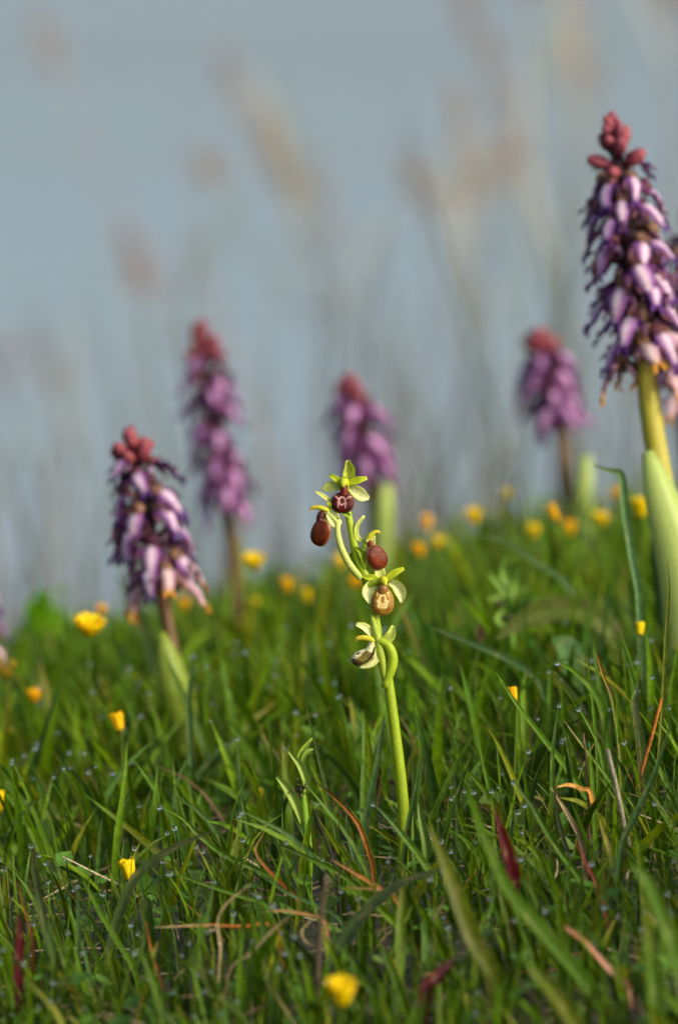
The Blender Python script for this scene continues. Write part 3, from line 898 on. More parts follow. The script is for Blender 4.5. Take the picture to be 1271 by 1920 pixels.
# ------------------------------------------------------------------ traced grass blades, dead stalks and leaves
GR = lin(92, 130, 34); GB = lin(104, 146, 30); GD = lin(62, 92, 34); GBL = lin(84, 120, 74); GO = lin(116, 126, 26)
TAN = lin(168, 150, 104); OR = lin(190, 112, 36); RED = lin(128, 26, 36); DRK = lin(44, 46, 26); GREY = lin(138, 130, 108)
BLADES = [
    # name, pixel path tip->root, width px, depth, colour, tip colour, label, dew on tip
    ('grass_blade', [(571, 1311), (587, 1380), (612, 1486), (628, 1565), (640, 1660)], 9, 3.03, GD, GD, 'narrow dark green blade rising behind the pale orchid shoot', 0),
    ('grass_blade', [(721, 1340), (711, 1407), (693, 1506), (683, 1565), (676, 1650)], 15, 3.09, GBL, GBL, 'stiff blue green blade upright left of the sharp orchid stem', 0),
    ('grass_blade', [(789, 1419), (778, 1486), (764, 1557), (756, 1628), (750, 1700)], 12, 2.99, GD, GBL, 'dark green blade crossing in front of the sharp orchid stem foot', 0),
    ('grass_blade', [(583, 1460), (620, 1490), (652, 1521), (675, 1553), (697, 1618), (700, 1660)], 9, 3.0, OR, DRK, 'orange withering blade arching between orchid shoot and orchid', 0),
    ('grass_blade', [(563, 1458), (605, 1510), (640, 1553), (667, 1596), (690, 1650)], 10, 2.99, GR, GB, 'green blade with browned underside sloping right of the orchid shoot', 0),
    ('grass_blade', [(833, 1630), (774, 1647), (723, 1675), (675, 1722), (636, 1781), (612, 1850)], 24, 2.82, lin(74, 94, 66), lin(88, 98, 76), 'broad grey green blade bowing right in front of the orchid foot', 0),
    ('grass_blade', [(699, 1506), (734, 1541), (778, 1596), (817, 1651), (864, 1722), (890, 1760)], 15, 2.96, GB, GBL, 'bright green blade with dew tip sloping down right of the orchid', 1),
    ('grass_blade', [(805, 1549), (833, 1616), (860, 1690), (888, 1760), (930, 1850)], 34, 2.74, GO, GO, 'broad olive blurred blade slanting right in the near turf', 0),
    ('grass_blade', [(892, 1372), (852, 1439), (813, 1525), (790, 1600)], 12, 3.1, GR, GR, 'green blade leaning right behind the orchid foot', 0),
    ('grass_blade', [(890, 1411), (864, 1470), (837, 1557), (813, 1608), (766, 1690)], 11, 3.0, GD, GD, 'dark blade leaning right out of the orchid foot', 0),
    ('grass_blade', [(453, 1521), (490, 1540), (538, 1565), (590, 1610), (640, 1680)], 9, 2.98, GBL, GR, 'dewy blue green blade reaching left from the central tuft', 1),
    ('grass_blade', [(475, 1630), (538, 1675), (605, 1705), (640, 1730)], 10, 2.92, GBL, GBL, 'low blade fanning left at the base of the central tuft', 0),
    ('grass_blade', [(496, 1573), (565, 1604), (644, 1643), (690, 1690)], 11, 2.95, GR, GD, 'green blade lying left across the central tuft', 0),
    ('dead_stalk', [(589, 1520), (604, 1560), (620, 1600), (634, 1660)], 7, 2.97, DRK, DRK, 'blackened thin dead stalk in the central tuft', 0),
    ('dead_stalk', [(612, 1643), (603, 1710), (597, 1781), (593, 1880)], 12, 2.78, lin(88, 78, 62), lin(100, 84, 64), 'blurred grey brown dead stalk before the central tuft', 0),
    ('grass_blade', [(758, 1622), (752, 1700), (750, 1761), (750, 1850)], 19, 2.82, lin(112, 140, 30), GO, 'pale olive blade standing before the orchid foot', 0),
    ('grass_blade', [(620, 1612), (667, 1640), (715, 1669), (750, 1700)], 10, 2.93, lin(196, 128, 62), lin(170, 120, 90), 'dry orange blade lying across the central tuft', 0),
    ('red_leaf', [(856, 1797), (838, 1815), (815, 1840), (797, 1868)], 26, 2.72, lin(110, 26, 36), lin(70, 40, 40), 'dark red blurred leaf low right of the orchid foot', 0),
    ('grass_blade', [(522, 1734), (526, 1781), (522, 1820), (516, 1880)], 8, 2.78, lin(120, 130, 40), OR, 'short blade with orange tip in front of dry straw', 0),
    ('grass_blade', [(496, 1560), (480, 1600), (520, 1650), (560, 1690)], 8, 2.99, OR, TAN, 'orange tipped short blade left of the orchid shoot', 0),
    ('grass_blade', [(60, 1587), (66, 1640), (85, 1740), (111, 1826), (140, 1930)], 18, 2.86, GD, lin(50, 44, 30), 'dark blade with blackened tip standing at the lower left', 0),
    ('grass_blade', [(90, 1728), (120, 1800), (154, 1890), (170, 1940)], 12, 2.86, GB, GB, 'short bright blade leaning out of the black tipped one', 0),
    ('grass_blade', [(149, 1636), (179, 1698), (213, 1757), (256, 1834), (295, 1910)], 12, 2.9, GB, GB, 'bright green blade sloping right below the half closed daisy', 0),
    ('grass_blade', [(397, 1559), (342, 1582), (290, 1612), (248, 1655), (218, 1732), (200, 1826), (194, 1930)], 19, 2.92, lin(78, 100, 58), lin(84, 88, 66), 'long grey green blade bent right at the half closed daisy', 0),
    ('grass_blade', [(258, 1640), (271, 1698), (269, 1783), (239, 1868), (216, 1940)], 14, 2.9, GD, GD, 'curved dark blade hanging below the half closed daisy', 0),
    ('grass_blade', [(401, 1651), (384, 1732), (359, 1800), (325, 1860)], 16, 2.92, GR, GBL, 'green blade with dew tip curving left beside dry straw', 1),
    ('grass_blade', [(145, 1660), (147, 1740), (145, 1817), (142, 1900)], 12, 2.9, GBL, GBL, 'upright blue green blade with a dew drop on its tip', 1),
    ('grass_blade', [(32, 1651), (47, 1710), (62, 1766), (58, 1847), (56, 1900)], 7, 2.88, lin(110, 60, 30), OR, 'thin rusty blade kinked beside the black tipped one', 0),
    ('red_leaf', [(34, 1712), (37, 1750), (36, 1790), (34, 1850)], 20, 2.84, lin(132, 44, 56), lin(124, 60, 62), 'dusky red upright leaf at the lower left', 0),
    ('grass_blade', [(299, 1512), (342, 1535), (376, 1570), (427, 1608), (500, 1640), (540, 1670)], 11, 3.0, GR, GB, 'bright blade with dew tip arching left from the central tuft', 1),
    ('grass_blade', [(320, 1636), (384, 1659), (448, 1680), (520, 1710)], 9, 2.95, GR, GR, 'low blade with dew tip stretching left over the turf', 1),
    ('straw', [(290, 1740), (384, 1736), (450, 1738), (520, 1742)], 7, 2.9, OR, TAN, 'orange straw lying flat left of the dry curls', 0),
    ('straw', [(470, 1659), (427, 1693), (408, 1728), (414, 1783), (410, 1830)], 6, 2.86, TAN, TAN, 'pale dry straw hooked over to the right', 0),
    ('straw', [(545, 1718), (510, 1746), (471, 1789), (430, 1824)], 6, 2.84, TAN, TAN, 'pale dry straw slanting down left before the tuft', 0),
    ('straw', [(585, 1726), (566, 1745), (573, 1766), (594, 1774), (620, 1765)], 5, 2.85, TAN, TAN, 'pale dry straw curled like a hook before the tuft', 0),
    ('straw', [(485, 1712), (520, 1708), (577, 1716), (610, 1735)], 7, 2.88, lin(176, 132, 78), TAN, 'tan straw lying across the base of the central tuft', 0),
    ('straw', [(273, 1728), (290, 1804), (310, 1860), (325, 1900)], 6, 2.86, lin(110, 64, 34), OR, 'brown thin straw right of the half closed daisy stem', 0),
    ('grass_blade', [(363, 1228), (354, 1313), (358, 1441), (360, 1500)], 14, 3.3, GBL, GBL, 'soft blue green blade beside the short purple orchid leaf', 1),
    ('grass_blade', [(440, 1386), (415, 1408), (384, 1441), (360, 1500)], 18, 3.3, GD, GBL, 'soft dark blade bowing right below the short purple orchid', 0),
    ('grass_blade', [(1250, 1050), (1254, 1109), (1247, 1220), (1241, 1350), (1232, 1470)], 8, 3.08, GO, GO, 'tall needle thin blade before the broad pale sheath leaf', 0),
    ('grass_blade', [(1045, 1241), (1074, 1258), (1108, 1291), (1130, 1332), (1139, 1400), (1143, 1500)], 18, 3.06, GR, GB, 'wide green blade bent left with a dew drop at its tip', 1),
    ('grass_blade', [(1117, 1224), (1130, 1265), (1148, 1313), (1161, 1400), (1166, 1480)], 8, 3.05, GO, OR, 'slim blade with orange tip beside the wide dewy one', 0),
    ('grass_blade', [(1100, 1222), (1104, 1260), (1112, 1330), (1120, 1440)], 6, 3.07, GB, GB, 'thin yellow green blade behind the wide dewy one', 0),
    ('grass_blade', [(930, 1261), (970, 1324), (1022, 1391), (1060, 1440), (1110, 1520)], 14, 3.06, GB, GB, 'bright blade slanting right in front of the small orange daisy', 0),
    ('grass_blade', [(1085, 1328), (1108, 1369), (1125, 1410), (1140, 1500)], 8, 3.04, GR, GB, 'small dewy blade leaning left under the wide dewy one', 1),
    ('grass_blade', [(1056, 1350), (1089, 1395), (1145, 1470), (1180, 1540)], 7, 3.02, GB, TAN, 'pale tipped thin blade slanting right behind the dead stalk', 0),
    ('grass_blade', [(1197, 1280), (1190, 1332), (1200, 1400), (1206, 1500)], 20, 3.1, lin(100, 124, 76), lin(130, 132, 116), 'grey green leaf with folded tip behind the dead stalk', 0),
    ('grass_blade', [(1048, 1321), (1037, 1400), (1034, 1480)], 9, 3.05, GR, GBL, 'upright blade with dew tip right of the slanting bright one', 1),
    ('grass_blade', [(889, 1002), (948, 1017), (1008, 1058), (1060, 1095), (1100, 1180)], 15, 3.5, GBL, GBL, 'soft arching blade above the pale budding spike', 0),
    ('grass_blade', [(800, 1172), (874, 1202), (963, 1243), (1020, 1300)], 15, 3.3, GBL, GBL, 'soft blade sloping down under the pale budding spike', 0),
    ('broad_leaf', [(930, 1198), (978, 1165), (1037, 1142), (1100, 1150), (1150, 1190), (1170, 1260)], 52, 3.45, lin(104, 122, 44), lin(140, 150, 76), 'broad drooping olive leaf beneath the pale budding spike', 0),
    ('broad_leaf', [(1035, 1198), (1050, 1215), (1066, 1240), (1070, 1300)], 70, 3.35, lin(84, 124, 64), lin(84, 124, 64), 'soft round leaf under the broad drooping one', 0),
    ('grass_blade', [(1116, 872), (1132, 880), (1152, 884), (1166, 893), (1172, 960), (1186, 1050), (1200, 1150)], 15, 3.27, lin(112, 156, 110), lin(150, 180, 150), 'blade with a curled dewy tip beside the tall purple orchid', 1),
    ('grass_blade', [(1024, 965), (1026, 1020), (1028, 1090), (1032, 1160)], 22, 3.7, GB, GB, 'straight bright blade under the tilted orange daisy', 0),
    ('grass_blade', [(894, 1372), (911, 1461), (928, 1524), (960, 1610), (975, 1660)], 9, 3.02, GB, GB, 'yellow green blade crossing above the crimson leaf', 0),
    ('red_leaf', [(928, 1513), (940, 1560), (955, 1610), (962, 1650), (957, 1700)], 27, 2.9, lin(112, 18, 32), lin(120, 40, 30), 'crimson upright leaf in the sharp turf right of the orchid', 0),
    ('grass_blade', [(878, 1480), (900, 1554), (948, 1665), (1008, 1739), (1096, 1843), (1150, 1930)], 30, 2.72, GR, GB, 'broad soft green blade running down right through the near turf', 0),
    ('grass_blade', [(963, 1465), (1000, 1517), (1041, 1587), (1085, 1646), (1115, 1702), (1135, 1760)], 14, 2.94, GR, GBL, 'long green blade with dew tip slanting down to the right', 1),
    ('grass_blade', [(1037, 1424), (1041, 1498), (1056, 1572), (1085, 1650), (1095, 1700)], 9, 2.95, lin(80, 88, 70), lin(92, 90, 72), 'grey withered blade left of the dead stalk', 0),
    ('red_leaf', [(1078, 1576), (1100, 1624), (1119, 1665), (1135, 1721), (1140, 1760)], 10, 2.88, lin(150, 34, 40), lin(190, 84, 40), 'thin red blade with orange tip left of the dead stalk', 0),
    ('dead_stalk', [(1138, 1405), (1156, 1480), (1171, 1554), (1178, 1591), (1174, 1646), (1182, 1690)], 12, 2.97, lin(150, 138, 110), GREY, 'pale grey broken dead stalk standing in the right turf', 0),
    ('grass_blade', [(1260, 1350), (1226, 1454), (1189, 1535), (1163, 1600)], 14, 2.93, GBL, GBL, 'blue green blade leaning right across the dead stalk', 0),
    ('grass_blade', [(1190, 1340), (1200, 1450), (1211, 1572), (1216, 1640)], 6, 3.02, lin(80, 50, 34), lin(110, 80, 40), 'thin brown blade right of the dead stalk', 0),
    ('grass_blade', [(1156, 1300), (1160, 1400), (1165, 1472), (1168, 1560)], 11, 3.06, GB, GB, 'upright bright blade behind the dead stalk top', 0),
    ('grass_blade', [(1104, 1390), (1110, 1470), (1115, 1572), (1118, 1640)], 12, 3.0, GB, GB, 'upright bright blade between withered blade and dead stalk', 0),
    ('dead_stalk', [(1093, 1376), (1102, 1461), (1104, 1535), (1106, 1600)], 5, 3.0, lin(100, 70, 50), lin(120, 90, 70), 'hair thin brown stalk behind the red blade', 0),
    ('straw', [(1045, 1476), (1065, 1472), (1090, 1480), (1110, 1500)], 9, 3.0, lin(200, 140, 60), lin(214, 170, 90), 'short orange straw poking left behind the grey withered blade', 0),
    ('straw', [(1033, 1476), (1060, 1520), (1085, 1569), (1096, 1620)], 10, 2.98, lin(126, 104, 82), TAN, 'tan dead leaf beside the grey withered blade', 0),
    ('straw', [(1059, 1739), (1096, 1769), (1152, 1828), (1180, 1860)], 14, 2.76, lin(186, 140, 110), lin(180, 120, 90), 'pinkish dry leaf blurred in the near right turf', 0),
    ('grass_blade', [(1240, 1720), (1210, 1650), (1180, 1620)][::-1] + [(1271, 1810), (1290, 1900)], 34, 2.66, GR, GR, 'broad soft blade falling right in the near right turf', 0),
    ('grass_blade', [(980, 1790), (1010, 1830), (1050, 1880), (1090, 1960)], 30, 2.62, GO, GB, 'broad yellow green soft blade in the near right turf', 0),
    ('grass_blade', [(1210, 1680), (1216, 1760), (1226, 1850), (1230, 1960)], 30, 2.62, GR, GO, 'soft upright blade near the dead stalk foot', 0),
    ('broad_leaf', [(809, 1710), (810, 1730), (810, 1762), (806, 1800)], 40, 2.86, lin(84, 126, 34), lin(84, 126, 34), 'oval green leaf upright right of the orchid foot', 0),
    ('grass_blade', [(650, 1510), (652, 1560), (664, 1610), (676, 1660)], 8, 3.0, GBL, GBL, 'slim grey green blade in the middle of the central tuft', 0),
    ('red_leaf', [(698, 1350), (704, 1385), (706, 1420), (708, 1480)], 18, 3.35, lin(140, 40, 46), lin(140, 50, 46), 'soft red leaf behind the stiff blue green blade', 0),
    ('red_leaf', [(716, 1465), (750, 1472), (800, 1480), (830, 1500)], 20, 3.3, lin(110, 34, 34), lin(120, 44, 40), 'soft dark red leaf lying behind the orchid stem', 0),
    ('red_leaf', [(905, 1120), (908, 1150), (910, 1190), (912, 1240)], 28, 3.55, lin(112, 30, 40), lin(96, 34, 40), 'soft crimson leaf left of the pale budding spike', 0),
    ('dead_stalk', [(1240, 1310), (1222, 1380), (1205, 1440), (1190, 1500)], 8, 3.06, lin(140, 92, 50), OR, 'rusty thin stalk leaning right of the needle thin blade', 0),
    ('grass_blade', [(222, 1080), (250, 1140), (280, 1200), (300, 1300)], 24, 3.75, GD, GD, 'soft dark pointed blade left of the short purple orchid stem', 0),
    ('grass_blade', [(360, 1215), (340, 1270), (420, 1340), (480, 1420)][2:] + [(520, 1500)], 32, 3.35, GB, GB, 'broad soft bright blade right of the short purple orchid leaf', 0),
]


def dewdrop(parent, p, r):
    m = MB()
    m.ball(p, r, 10, 8)
    return part(m, 'dew_drop', M_DEW, parent)


for i, (nm, path, w, d, c1, c2, label, dew) in enumerate(BLADES):
    if nm == 'red_leaf':
        c1, c2 = [tuple(q * .5 for q in c) for c in (c1, c2)]
    if nm == 'grass_blade':
        c1, c2 = [tuple(q * f for q, f in zip(c, (.75, .78, .55))) for c in (c1, c2)]
    r = random.Random(i * 3 + 1)
    s = K * d
    n = len(path)
    dz = r.uniform(-.012, .012)
    pts = [np.array(P(x, y, d + dz * (1 - k / (n - 1)))) for k, (x, y) in enumerate(path)]
    keep = [p for p in pts if p[2] > gzf(p[0], p[1]) + .002]
    if len(keep) < 2: keep = pts[:2]
    last = keep[-1]
    dirn = unit(keep[-1] - keep[-2])
    g = last + dirn * .004
    g[2] = gzf(g[0], g[1]) - .004
    if last[2] - g[2] > .05 and nm != 'straw':
        g[0] = last[0] + dirn[0] * .02
    # longer roots stay on the bank
    keep.append(np.array([g[0], g[1], gzf(g[0], g[1]) - .004]))
    keep = keep[::-1]
    m = MB()
    nrm = unit(TOCAM + np.array(RT) * r.uniform(-.2, .7) + np.array(UP) * r.uniform(0, .5))
    if nm == 'dead_stalk':
        def sc(t, a, c1=c1, c2=c2, r=r):
            return mixc(mixc(c1, c2, t), lin(60, 50, 40), .5 * (math.sin(t * 37 + a) > .75))
        m.tube(keep, [w * s * .5 * (1.1 - .35 * k / (len(keep) - 1)) * r.uniform(.85, 1.1) for k in range(len(keep))], sc, 7, 20)
        o = part(m, nm, M_STRAW)
    else:
        prof = {'grass_blade': [.7, 1, 1, .75, .12], 'red_leaf': [.4, .9, 1, .75, .1], 'straw': [.8, 1, .9, .8, .3], 'broad_leaf': [.3, .8, 1, .9, .15]}[nm]
        ph = r.random() * 6

        def bc(t, q, c1=c1, c2=c2, ph=ph):
            k = mixc(c1, c2, (t - .55) * 2.4)
            k = mixc(k, tuple(x * .72 for x in k), .5 + .5 * math.sin(q * 15 + ph))
            k = mixc(k, TAN, .8 * max(0, math.sin(t * 23 + ph * 3 + q) - .93) * 12 * .5)
            return k
        m.blade(keep, np.array(prof) * w * s, nrm, bc, 18, 7 if w > 10 else 5, fold=r.uniform(.15, .45), twist=r.uniform(-.45, .45), wave=.03 if nm != 'straw' else .2)
        o = part(m, nm, M_STRAW if nm == 'straw' else M_GRASS)
    grp = {'grass_blade': 'single grass blades', 'red_leaf': 'reddened leaves', 'straw': 'dry straws', 'dead_stalk': 'dead stalks', 'broad_leaf': 'broad leaves'}[nm]
    cat = {'grass_blade': 'grass blade', 'red_leaf': 'leaf', 'straw': 'straw', 'dead_stalk': 'stalk', 'broad_leaf': 'leaf'}[nm]
    tag(o, label, cat, grp)
    if dew:
        dewdrop(o, keep[-1] - np.array([0, 0, .0006]), r.uniform(4.2, 5.6) * s)

# leafy clump at the low edge of the bank
d3 = 4.2
s3 = K * d3
lb = P(100, 1330, d3); lb.z = gzf(lb.x, lb.y)
clump = thing('leafy_clump', lb, 'rounded bright green leafy clump at the edge of the water', 'plant')
for i in range(9):
    a = random.uniform(-1, 1)
    m = MB()
    m.tube([np.array(lb), np.array(P(85 + a * 20, 1230, d3 + random.uniform(-.02, .02))), np.array(P(80 + a * 45, 1150 + random.uniform(-30, 30), d3 + random.uniform(-.03, .03)))], [3 * s3, 2 * s3, 1.4 * s3], lin(80, 110, 30), 5, 8)
    part(m, 'stem', M_STEM, clump)
for i in range(64):
    a, b = random.gauss(0, 20), random.gauss(0, 22)
    c = np.array(P(82 + a, 1160 + b, d3 + random.gauss(0, .014)))
    dr = unit(np.array([random.gauss(0, .6), random.gauss(0, .6), random.uniform(.1, 1)]))
    m = MB()
    ln = random.uniform(26, 40) * s3
    cc = mixc(lin(148, 204, 20), lin(104, 164, 16), random.random())
    m.blade([c - dr * ln * .5, c, c + dr * ln * .5], [3 * s3, ln * .62, 2 * s3], (random.gauss(0, .5), -1, random.uniform(.2, 1)), cc, 6, 5, cup=.2)
    part(m, 'leaf', M_GRASS, clump)

# ------------------------------------------------------------------ reeds in the shallows
REEDS = [
    # panicle path top -> stem pixels, depth
    ([(60, 30), (120, 150), (180, 300), (250, 470), (320, 640), (380, 800)], 9.5, .30, 'long leaning dry reed with thin plume over open water'),
    ([(226, 430), (270, 530), (312, 620), (370, 760), (400, 900)], 9.0, .5, 'short dry reed with drooping plume behind the slender lilac orchid'),
    ([(415, 90), (450, 190), (500, 290), (560, 430), (640, 600), (720, 760), (780, 900)], 9.3, .55, 'dry reed with large brown plume left of the reed pair'),
    ([(500, 220), (530, 310), (560, 400), (610, 520), (680, 680), (740, 820)], 9.0, .5, 'dry reed with tan plume tucked under the large brown one'),
    ([(384, 310), (420, 370), (480, 470), (560, 590), (640, 740)], 9.4, .3, 'low bent dry reed with small brown plume'),
    ([(590, 330), (620, 430), (650, 520), (700, 650), (770, 800), (800, 900)], 8.8, .5, 'pale dry reed with bleached plume above the stubby magenta orchid'),
    ([(855, 170), (862, 250), (866, 350), (866, 480), (876, 620), (888, 800), (890, 950)], 9.2, .42, 'upright dry reed in the middle of the forked reed clump'),
    ([(764, 290), (790, 360), (824, 440), (856, 540), (876, 680), (886, 880)], 9.1, .45, 'dry reed leaning left out of the forked reed clump'),
    ([(900, 300), (890, 360), (876, 430), (864, 520), (874, 680), (884, 880)], 9.3, .4, 'short dry reed close in the forked reed clump'),
    ([(968, 250), (950, 330), (910, 420), (880, 520), (882, 700), (890, 900)], 9.0, .45, 'dry reed leaning right out of the forked reed clump'),
    ([(915, 80), (935, 170), (962, 290), (1000, 420), (1040, 560), (1060, 760)], 9.8, .5, 'tall dry reed with rusty plume behind the forked clump'),
    ([(862, -30), (876, 40), (920, 170), (970, 320), (1020, 480), (1050, 700)], 10.0, .4, 'tallest dry reed rising past the forked clump'),
    ([(1070, 40), (1090, 130), (1100, 210), (1090, 380), (1070, 560), (1060, 780)], 9.6, .5, 'dry reed with rusty plume left of the tall purple orchid'),
    ([(1055, -60), (1066, 30), (1080, 160), (1080, 380), (1066, 700)], 10.2, .3, 'very tall dry reed behind the rusty plumed one'),
    ([(70, 650), (90, 710), (110, 760), (130, 860), (150, 1000)], 8.6, .5, 'short dry reed above the leafy clump'),
    ([(0, 640), (16, 720), (30, 800), (50, 900), (60, 1000)], 8.8, .5, 'short dry reed far left over the water'),
    ([(1255, -40), (1258, 60), (1262, 200), (1262, 500)], 9.8, .4, 'dry reed hidden behind the tall purple orchid'),
    ([(985, -60), (1000, 20), (1030, 200), (1050, 480), (1060, 800)], 10.1, .3, 'slim dry reed between the two tall plumed reeds'),
]
RB, RT2, RP = lin(150, 108, 98), lin(186, 160, 128), lin(206, 194, 162)
for i, (path, d, pf, label) in enumerate(REEDS):
    r = random.Random(100 + i)
    s = K * d
    pts = [np.array(P(x, y, d + .01 * k)) for k, (x, y) in enumerate(path)]
    low = pts[-1].copy()
    dr = unit(pts[-1] - pts[-2])
    base = low + dr * .25
    base[2] = min(-.15, gzf(base[0], base[1]))
    o = thing('reed', base, label, 'reed', 'dry reeds in the shallows')
    full = smooth(pts + [base], 40)
    m = MB()
    stemc = mixc(RT2, lin(96, 104, 84), r.random() * .6)
    m.tube(full, np.linspace(.0012, .0032, 40), lambda t, a: mixc(stemc, lin(92, 100, 80), t * 1.3 - .2), 6)
    part(m, 'stem', M_REED, o)
    npan = max(4, int(pf * 14))
    # plume of drooping branchlets with spikelets
    m = MB()
    pc = mixc(RB, RT2, r.random())
    top = smooth(pts, 50)[: int(50 * min(.5, pf * .75))]
    for k in range(int(10 + pf * 26) if d > 8.9 else 8):
        t = r.random() ** .8
        c = top[int(t * (len(top) - 1))]
        a = r.uniform(0, 6.28)
        ln = r.uniform(.02, .075) * (.4 + .8 * t)
        rad = np.array([math.cos(a), math.sin(a) * .8, 0])
        e = c + rad * ln * .55 + np.array([0, 0, ln * r.uniform(-.1, .9)])
        m.tube([c, (c + e) / 2 + np.array([0, 0, .004]), e], [.0006, .0005, .0004], pc, 4, 5, False)
        for q in range(7):
            u = (q + 1) / 7
            p = c * (1 - u) + e * u + np.array([r.gauss(0, .004), r.gauss(0, .004), r.gauss(0, .004)])
            dd = unit(np.array([r.gauss(0, .5), r.gauss(0, .5), r.uniform(-.6, 1)]))
            cc = mixc(pc, random.choice([RP, RB, RT2]), r.random() * .8)
            m.blade([p, p + dd * .006, p + dd * .012], [.0010, .0034, .0006], (r.gauss(0, 1), -1, r.gauss(0, 1)), cc, 4, 3)
    part(m, 'plume', M_REED, o)
    for k in range(r.choice([1, 2, 2, 3])):
        t = r.uniform(.35, .75)
        c = full[int(t * 39)]
        a = r.uniform(-1.2, 1.2)
        dv = np.array([math.sin(a) * .6, r.uniform(-.3, .3), 1])
        ln = r.uniform(.16, .32)
        e = c + unit(dv) * ln
        m = MB()
        m.blade([c, (c + e) / 2 + np.array([0, 0, .02]), e - np.array([0, 0, .03])], [.003, .006, .0008], (r.gauss(0, .6), -1, .2), mixc(RP, lin(104, 116, 84), r.random()), 10, 3)
        part(m, 'leaf', M_REED, o)


# ------------------------------------------------------------------ grass, straw litter, small leaves, dew (uncountable)
def field(name, mat, roots, length, width, az, lean, curl, face, cols, tips, seg=6, kindlabel=None, cat=None):
    """many blades in one mesh, numpy"""
    n = len(roots)
    t = np.linspace(0, 1, seg + 1)
    dirh = np.stack([np.cos(az), np.sin(az), np.zeros(n)], -1)
    ang = lean[:, None] + curl[:, None] * t[None, :] ** 1.5          # angle from vertical
    dz = np.cos(ang) * (length / seg)[:, None]
    dh = np.sin(ang) * (length / seg)[:, None]
    z = np.concatenate([np.zeros((n, 1)), np.cumsum(dz[:, :-1], 1)], 1)
    h = np.concatenate([np.zeros((n, 1)), np.cumsum(dh[:, :-1], 1)], 1)
    wob = np.sin(t[None, :] * rng.uniform(2, 6, (n, 1)) + rng.uniform(0, 6, (n, 1))) * t[None, :] * (length * .03)[:, None]
    sv = np.stack([-np.sin(az), np.cos(az), np.zeros(n)], -1)
    cen = roots[:, None, :] + dirh[:, None, :] * h[:, :, None] + sv[:, None, :] * wob[:, :, None]
    cen[:, :, 2] += z
    tan = np.gradient(cen, axis=1)
    tan /= np.linalg.norm(tan, axis=2, keepdims=True) + 1e-12
    fa = face[:, None] + rng.uniform(-.9, .9, (n, 1)) * t[None, :]
    fn = np.stack([np.cos(fa), np.sin(fa), np.full_like(fa, .2)], -1)
    side = np.cross(tan, fn)
    side /= np.linalg.norm(side, axis=2, keepdims=True) + 1e-12
    nn = np.cross(side, tan)
    prof = np.interp(t, [0, .15, .5, .8, 1], [.6, .95, 1, .62, .04])
    w = width[:, None] * prof[None, :]
    fold = rng.uniform(.1, .5, (n, 1)) * w
    A = cen - side * w[:, :, None] * .5 + nn * fold[:, :, None] * .5
    B = cen - nn * fold[:, :, None] * .5
    C = cen + side * w[:, :, None] * .5 + nn * fold[:, :, None] * .5
    V = np.stack([A, B, C], 2).reshape(-1, 3)                        # n, seg+1, 3
    k = np.arange(n)[:, None] * (seg + 1) * 3 + np.arange(seg)[None, :] * 3
    q1 = np.stack([k, k + 1, k + 4, k + 3], -1)
    q2 = np.stack([k + 1, k + 2, k + 5, k + 4], -1)
    F = np.concatenate([q1.reshape(-1, 4), q2.reshape(-1, 4)])
    tt = np.clip((t[None, :, None] - tips[1][:, None, None]) * 4, 0, 1)
    colr = cols[:, None, :] * (1 - tt) + tips[0][:, None, :] * tt
    pale = np.clip(.25 - t, 0, 1)[None, :, None] * 2
    colr = colr * (1 - pale) + np.array([.13, .14, .05]) * pale
    colr = np.repeat(colr[:, :, None, :], 3, 2)
    colr[:, :, 1, :] *= 1.18
    colr = colr.reshape(-1, 3)
    me = bpy.data.meshes.new(name)
    me.vertices.add(len(V)); me.vertices.foreach_set('co', V.ravel())
    me.loops.add(F.size); me.loops.foreach_set('vertex_index', F.ravel())
    me.polygons.add(len(F))
    me.polygons.foreach_set('loop_start', np.arange(0, F.size, 4))
    me.polygons.foreach_set('loop_total', np.full(len(F), 4))
    me.polygons.foreach_set('use_smooth', np.ones(len(F), bool))
    me.update(calc_edges=True)
    at = me.color_attributes.new('pigment', 'FLOAT_COLOR', 'POINT')
    cc = np.ones((len(V), 4), np.float32); cc[:, :3] = colr
    at.data.foreach_set('color', cc.ravel())
    me.materials.append(mat)
    o = bpy.data.objects.new(name, me)
    COL.objects.link(o)
    tag(o, kindlabel, cat, kind='stuff')
    return cen[:, -1, :]


def sample_xy(n, wide):
    if wide:
        x = rng.uniform(-1.9, 1.9, n); y = rng.uniform(1.0, 6.2, n)
    else:
        y = 2.35 + (5.0 - 2.35) * rng.random(n) ** .9
        x = (rng.random(n) * 2 - 1) * (.0524 * y * 1.35 + .06)
    return x, y


def clumped(n, wide, k):
    cx, cy = sample_xy(k, wide)
    i = rng.integers(0, k, n)
    sp = rng.uniform(.006, .03, k)[i]
    return cx[i] + rng.normal(0, 1, n) * sp, cy[i] + rng.normal(0, 1, n) * sp, i


PAL = np.array([lin(92, 126, 8), lin(106, 142, 6), lin(74, 108, 8), lin(80, 118, 44), lin(128, 142, 10), lin(60, 90, 16)])
TIP = np.array([lin(150, 140, 60), lin(150, 126, 80), lin(150, 96, 34), lin(90, 130, 40), lin(90, 130, 40), lin(90, 130, 40), lin(110, 40, 36)])


def limit(px, d):
    """highest photo row a loose blade of depth d may reach, so the plants stay clear"""
    lim = np.where(d < 2.75, 1800, np.where(d < 2.95, 1590, np.where(d < 3.12, 1440, np.where(d < 3.4, 1250, 1100))))
    lim = lim - np.clip((px - 800) / 470, -1.2, 1) * np.where(d < 2.75, 60, 110)
    near_stem = (px > 690) & (px < 800) & (d < 3.1)
    return np.where(near_stem, np.maximum(lim, 1590), lim)


